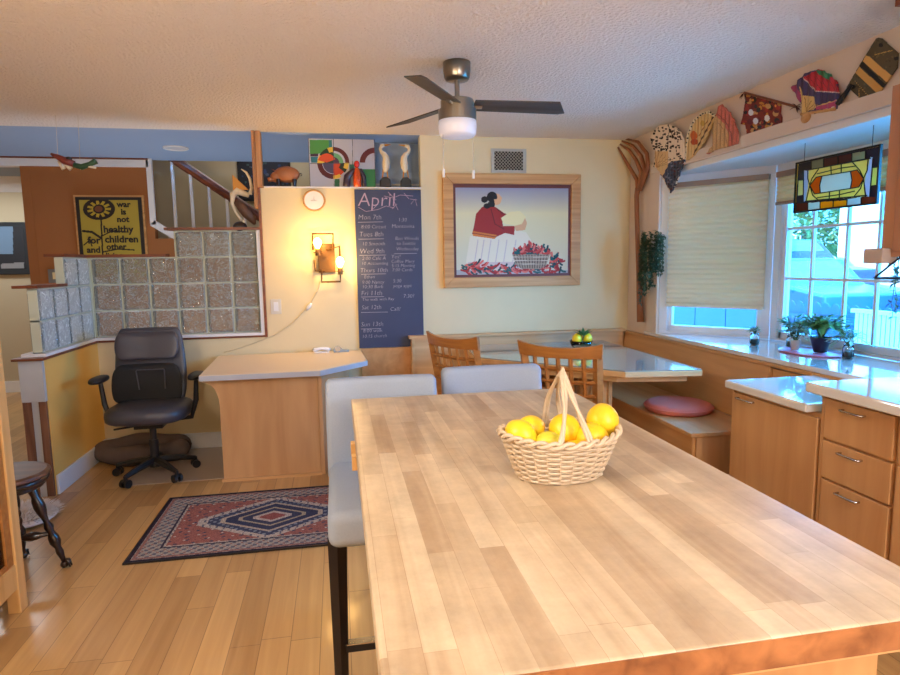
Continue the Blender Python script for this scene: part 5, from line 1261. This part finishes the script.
wfan('hand_fan', 'tall leopard-print and dark blue fan hanging nearest the fork', [g4(68, 240), g4(85, 195), g4(125, 165), g4(175, 155), g4(230, 175), g4(265, 215), g4(282, 270), g4(290, 340), g4(285, 400), g4(262, 450), g4(235, 530), g4(195, 600), g4(160, 530), g4(110, 440), g4(85, 430), g4(95, 335), g4(75, 290)], f1, rel=lambda u, z: .003*math.sin(u*160), x=2.462)
def f2_(p):
    p.c[:] = (206, 170, 116); o = [g4(285, 380), g4(290, 280), g4(310, 200), g4(340, 130), g4(390, 85), g4(440, 70), g4(485, 100)]
    p.line(o, 4.2, (222, 206, 176))
    for (a, b), (c, d) in zip(o[:-1], o[1:]):
        for t in (.15, .5, .85): p.ell(a+(c-a)*t+.9, b+(d-b)*t+.9, .8, .8, (34, 26, 24))
    p.ell(*g4(345, 230), 3.4, 5, (190, 92, 40)); p.ell(*g4(350, 270), 4, 3, (170, 70, 34)); p.ell(*g4(400, 150), 2.2, 3, (190, 150, 70)); p.line([g4(470, 110), g4(345, 350)], 1.2, (80, 54, 40)); p.line([g4(440, 120), g4(380, 230)], .8, (150, 100, 50))
wfan('hand_fan', 'cream fan with black dotted border and an orange figure', [g4(285, 380), g4(288, 280), g4(308, 200), g4(340, 130), g4(390, 82), g4(440, 68), g4(487, 100), g4(478, 130), g4(420, 250), g4(410, 272), g4(345, 360), g4(310, 388)], f2_, rel=lambda u, z: .003*math.sin(u*170), x=2.472)
def f3(p):
    p.c[:] = (186, 98, 80); p.poly([g4(485, 100), g4(540, 150), g4(572, 225), g4(568, 305), g4(400, 350), g4(440, 240)], (190, 150, 104)); p.line([g4(500, 90), g4(552, 140), g4(585, 210), g4(590, 290)], .7, (110, 50, 44))
    p.line([g4(505, 150), g4(548, 200), g4(560, 300)], .6, (140, 100, 70)); p.noise(.25)
wfan('hand_fan', 'tan and brick-red fan leaning right of the dotted cream fan', [g4(425, 345), g4(465, 290), g4(462, 200), g4(480, 120), g4(500, 45), g4(520, 27), g4(575, 82), g4(610, 150), g4(630, 240), g4(622, 282), g4(560, 300), g4(470, 325), g4(440, 348)], f3, rel=lambda u, z: .003*math.sin(u*150), x=2.462)
def f4(p):
    p.c[:] = (120, 40, 34); spots(p, np.ones_like(p.A, bool), 150, [(30, 26, 26), (190, 130, 50), (150, 44, 40), (96, 30, 40), (196, 150, 90), (40, 40, 50)], 1, 3)
    for a, b in ((110, 435), (135, 480), (195, 465)): p.ell(*g2(a, b), 2.6, 3.2, (220, 220, 222))
    for a, b in ((150, 535), (180, 535), (215, 510), (120, 370), (240, 400)): p.ell(*g2(a, b), 1.1, 1.2, (236, 150, 50))
r_, _ = wfan('tasselled_flag_fan', 'red and black tasselled flag fan with white spots on a stick', [g2(85, 340), g2(170, 355), g2(265, 385), g2(262, 440), g2(272, 470), g2(255, 540), g2(215, 562), g2(180, 575), g2(150, 565), g2(110, 588), g2(90, 560), g2(80, 500), g2(55, 495), g2(68, 450), g2(75, 400)], f4)
obj('stick', MB().tube([P(*g2(75, 330), 'X', 2.478), P(*g2(350, 405), 'X', 2.478)], .007, 8), M['redwood'], r_)
for a, b in ((75, 330), (348, 402)):
    tm = MB(); c = P(*g2(a, b), 'X', 2.476)
    for k in range(14): tm.leaf(c, (random.uniform(-.3, .3), random.uniform(-1, 1), random.uniform(-1.2, .2)), .045, .008)
    obj('tassel', tm, mat('dark_red_tassel', (70, 20, 30), .9), r_, fix=False)
def f5(p):
    p.c[:] = (70, 56, 92); p.poly([g2(385, 250), g2(470, 205), g2(540, 240), g2(580, 330), g2(450, 320)], (176, 40, 50)); p.poly([g2(450, 205), g2(540, 235), g2(520, 265), g2(470, 235)], (50, 120, 84)); p.line([g2(385, 250), g2(450, 322), g2(578, 330)], 1, (206, 180, 170))
    p.poly([g2(320, 300), g2(350, 290), g2(385, 370), g2(360, 380)], (150, 60, 100)); p.poly([g2(365, 290), g2(385, 345), g2(440, 350), g2(460, 410), g2(380, 440)], (214, 176, 112)); p.poly([g2(455, 405), g2(565, 365), g2(560, 410), g2(455, 420)], (176, 70, 110)); p.line([g2(460, 400), g2(565, 370)], 1, (214, 180, 110))
    for k in range(5): p.line([g2(400, 440), g2(395+k*17, 355+k*9)], .5, (150, 110, 60))
    for k in range(8): p.line([g2(400+k*20, 245), g2(440+k*18, 315)], .35, (60, 20, 30))
r_, _ = wfan('pleated_fan', 'purple, red and green open fan with a wooden handle', [g2(320, 300), g2(350, 285), g2(357, 265), g2(400, 225), g2(470, 207), g2(530, 238), g2(565, 290), g2(580, 340), g2(572, 415), g2(470, 435), g2(430, 450), g2(375, 470), g2(378, 400), g2(345, 340)], f5, rel=lambda u, z: .004*math.sin(u*140), x=2.478)
obj('fan_handle', MB().ball(P(*g2(400, 462), 'X', 2.474), (.010, .036, .028)).tube([P(*g2(375, 445), 'X', 2.474), P(*g2(560, 415), 'X', 2.474)], .008, 8), M['frameoak'], r_, smooth=True)
def f6(p):
    p.c[:] = (84, 72, 50); spots(p, np.ones_like(p.A, bool), 160, [(70, 58, 38), (104, 90, 60)], .6, 1.2)
    p.poly([g2(715, 135), g2(735, 140), g2(855, 245), g2(830, 280), g2(700, 165)], (214, 160, 84)); p.poly([g2(690, 168), g2(705, 172), g2(822, 290), g2(810, 305), g2(683, 190)], (24, 24, 30)); p.poly([g2(682, 195), g2(808, 308), g2(782, 342), g2(660, 225)], (206, 154, 80))
    for k in range(16): p.ell(*g2(660+k*8, 270+k*9), .5, .5, (206, 160, 80)); p.ell(*g2(765+k*6, 130-k*1.5), .5, .5, (206, 160, 80)); p.ell(*g2(680, 310+k*5), .4, .4, (206, 160, 80))
    for a, b in ((795, 80), (875, 150), (650, 300), (715, 380)): p.ell(*g2(a, b), 2.2, 2, (24, 22, 24))
r_, _ = wfan('flag_fan', 'brown woven flag fan with a black stripe between tan bands by the cabinet', [g2(772, 42), g2(800, 45), g2(850, 95), g2(889, 128), g2(882, 195), g2(850, 240), g2(725, 422), g2(690, 370), g2(640, 318), g2(612, 305), g2(650, 240), g2(715, 130)], f6, thick=.006)
obj('stick', MB().tube([P(*g2(640, 290), 'X', 2.474), P(*g2(568, 390), 'X', 2.474)], [.009, .014], 8), M['black'], r_)

# ---- stained glass panel hung in the bay opening
XS = 2.60
sgp = thing('stained_glass_panel', 'stained glass panel with amber, cream and dark borders hanging before the window', 'stained glass', (XS, 2.87, 1.68))
g3 = lambda x, y: (750+x/5.973, 130+y/5.973)
sy0, sy1, sz0, sz1 = 2.60, 3.145, 1.683, 1.955
sp = Panel('X', XS-.003, sy0, sy1, sz0, sz1, 240, 120, (250, 208, 110))
def sg(p):
    p.poly([g3(290, 195), g3(790, 95), g3(760, 440), g3(270, 490)], (54, 54, 70))
    p.poly([g3(345, 240), g3(720, 170), g3(700, 395), g3(330, 425)], (250, 216, 130))
    p.poly([g3(320, 240), g3(350, 245), g3(345, 350), g3(330, 425), g3(315, 430)], (196, 202, 216)); p.poly([g3(720, 160), g3(735, 165), g3(712, 400), g3(685, 395), g3(685, 300)], (206, 210, 222))
    p.poly([g3(357, 330), g3(395, 282), g3(432, 278), g3(415, 330), g3(420, 378), g3(385, 382)], (226, 112, 20)); p.poly([g3(600, 245), g3(640, 238), g3(678, 290), g3(650, 345), g3(600, 350), g3(610, 300)], (226, 112, 20))
    p.poly([g3(430, 275), g3(600, 248), g3(608, 300), g3(598, 348), g3(420, 376), g3(415, 330)], (222, 228, 214))
    for a, c in (([(365, 185), (440, 172), (440, 225), (365, 232)], (150, 142, 110)), ([(440, 172), (610, 140), (608, 185), (440, 222)], (96, 52, 50)), ([(610, 138), (692, 125), (690, 170), (610, 185)], (170, 164, 130)),
                 ([(290, 300), (322, 300), (315, 390), (285, 395)], (226, 216, 150)), ([(730, 225), (765, 220), (758, 330), (722, 335)], (234, 216, 130)),
                 ([(280, 440), (345, 435), (345, 480), (275, 488)], (96, 40, 36)), ([(345, 436), (420, 430), (418, 475), (345, 482)], (206, 220, 206)), ([(420, 430), (580, 420), (578, 458), (418, 475)], (250, 166, 24)), ([(580, 412), (665, 400), (663, 445), (580, 455)], (210, 224, 218)), ([(665, 400), (756, 400), (756, 440), (663, 446)], (130, 60, 40))):
        p.poly([g3(*q_) for q_ in a], c)
sg(sp); sp.build('coloured_glass', M['paintgl'], sgp, thick=.003)
ld = MB()
def came(pts, r=.0035): ld.tube([P(*g3(*q_), 'X', XS-.005) for q_ in pts], r, 5)
for pts in ([(345, 240), (720, 170)], [(330, 425), (700, 390)], [(357, 330), (395, 282), (430, 275), (600, 247), (640, 238), (678, 290)], [(357, 330), (385, 382), (420, 377), (600, 349), (650, 340), (678, 290)], [(430, 276), (416, 330), (420, 377)], [(600, 247), (609, 300), (599, 349)],
            [(345, 240), (345, 290), (357, 330), (335, 425)], [(410, 232), (370, 290), (357, 330), (375, 390), (410, 422)], [(610, 190), (655, 240), (678, 290), (660, 350), (620, 398)], [(706, 172), (700, 240), (678, 290), (690, 395)],
            [(483, 215), (485, 265)], [(545, 204), (545, 256)], [(475, 370), (473, 415)], [(535, 362), (533, 408)], [(400, 262), (540, 228), (635, 215)], [(400, 405), (540, 385), (625, 365)],
            [(320, 240), (318, 430)], [(735, 165), (715, 400)], [(365, 187), (365, 234)], [(440, 173), (440, 222)], [(525, 158), (525, 206)], [(608, 140), (608, 188)], [(690, 125), (690, 172)], [(345, 430), (345, 482)], [(420, 424), (418, 475)], [(498, 420), (496, 468)], [(580, 414), (578, 460)], [(664, 402), (663, 450)], [(285, 300), (322, 298)], [(283, 395), (316, 390)], [(730, 225), (766, 220)], [(722, 335), (758, 330)]): came(pts, .0028)
obj('lead_came', ld, M['lead'], sgp)
obj('metal_frame', MB().box(XS-.009, sy0-.006, sz0-.006, XS+.005, sy0+.004, sz1+.006).box(XS-.009, sy1-.004, sz0-.006, XS+.005, sy1+.006, sz1+.006).box(XS-.009, sy0, sz0-.006, XS+.005, sy1, sz0+.004).box(XS-.009, sy0, sz1-.004, XS+.005, sy1, sz1+.006), M['lead'], sgp)
for y in (sy0+.05, sy1-.05): obj('hanging_wire', MB().tube([(XS, y, sz1+.006), (XS, y, 2.0598)], .0015, 5), M['lead'], sgp)

# ---- plants on the window sill
SZ = .8505
tr = obj('pink_tray', MB().lathe([(.01, 0), (.15, 0), (.165, .006), (.162, .010), (.15, .006), (.01, .004)], (2.79, 3.20, SZ), 36, .8, 1.25), M['pink'], label='oval pink tray under the plant pots on the window sill', cat='tray')
def leafy(name, label, c, mt, n, spread, hgt, lsz, droop=0, pot=None, rs=random.Random(11)):
    r = thing(name, label, 'potted plant', c)
    if pot == 'black': obj('pot', MB().lathe([(.034, 0), (.056, .085), (.060, .09), (.054, .09), (.05, .08), (.001, .08)], c, 24), M['blackpot'], r, smooth=True); z0 = .08
    elif pot == 'jar':
        obj('glass_jar', MB().lathe([(.024, 0), (.030, .01), (.030, .06), (.024, .075), (.027, .08), (.023, .08), (.026, .058), (.026, .012), (.001, .006)], c, 20), M['clear'], r, smooth=True)
        obj('soil', MB().cyl((c[0], c[1], c[2]+.008), (c[0], c[1], c[2]+.04), .023), M['ivory'], r); z0 = .07
    else: obj('pot', MB().lathe([(.022, 0), (.030, .06), (.033, .062), (.028, .062), (.001, .052)], c, 20), M['wicker'], r, smooth=True); z0 = .05
    stt = MB(); lf = MB()
    for i in range(n):
        a = rs.uniform(0, 2*PI); q_ = rs.uniform(.2, 1)
        e_ = Vector((c[0]+math.cos(a)*spread*q_*.75, c[1]+math.sin(a)*spread*q_, c[2]+z0+hgt*(1-.6*q_*q_)-droop*max(0, q_-.6)))
        m_ = Vector((c[0]+math.cos(a)*spread*q_*.3, c[1]+math.sin(a)*spread*q_*.35, c[2]+z0+hgt*.55))
        stt.tube([(c[0], c[1], c[2]+z0-.01), m_, e_], .0016, 4)
        for k in range(3):
            p = m_.lerp(e_, k/2.5); lf.leaf(p, (math.cos(a)+rs.uniform(-.8, .8), math.sin(a)+rs.uniform(-.8, .8), rs.uniform(-.5, .4)), lsz*rs.uniform(.7, 1.2), lsz*.55)
    obj('stems', stt, M['stem'], r); obj('foliage', lf, mt, r, fix=False); return r
leafy('potted_plant', 'bushy green plant in a black pot at the middle of the sill', (2.83, 3.16, SZ+.0105), M['leafp'], 70, .20, .15, .062, .05, 'black')
leafy('potted_plant', 'pale leafy cutting in a small basket pot left of the black pot', (2.76, 3.28, SZ+.0105), M['leafl'], 34, .13, .13, .050, .08, 'basket')
leafy('potted_plant', 'small pale sprig in a clear jar at the window post', (2.72, 3.60, SZ), M['leafl'], 18, .045, .06, .03, 0, 'jar')
leafy('potted_plant', 'trailing light green plant in a jar spilling to the right of the tray', (2.84, 2.965, SZ), M['leafl'], 26, .13, .10, .045, .10, 'jar')
leafy('potted_plant', 'dark-leaved sprig in a jar behind the pale cutting', (2.85, 3.42, SZ), M['leafp'], 22, .12, .14, .055, .03, 'jar')
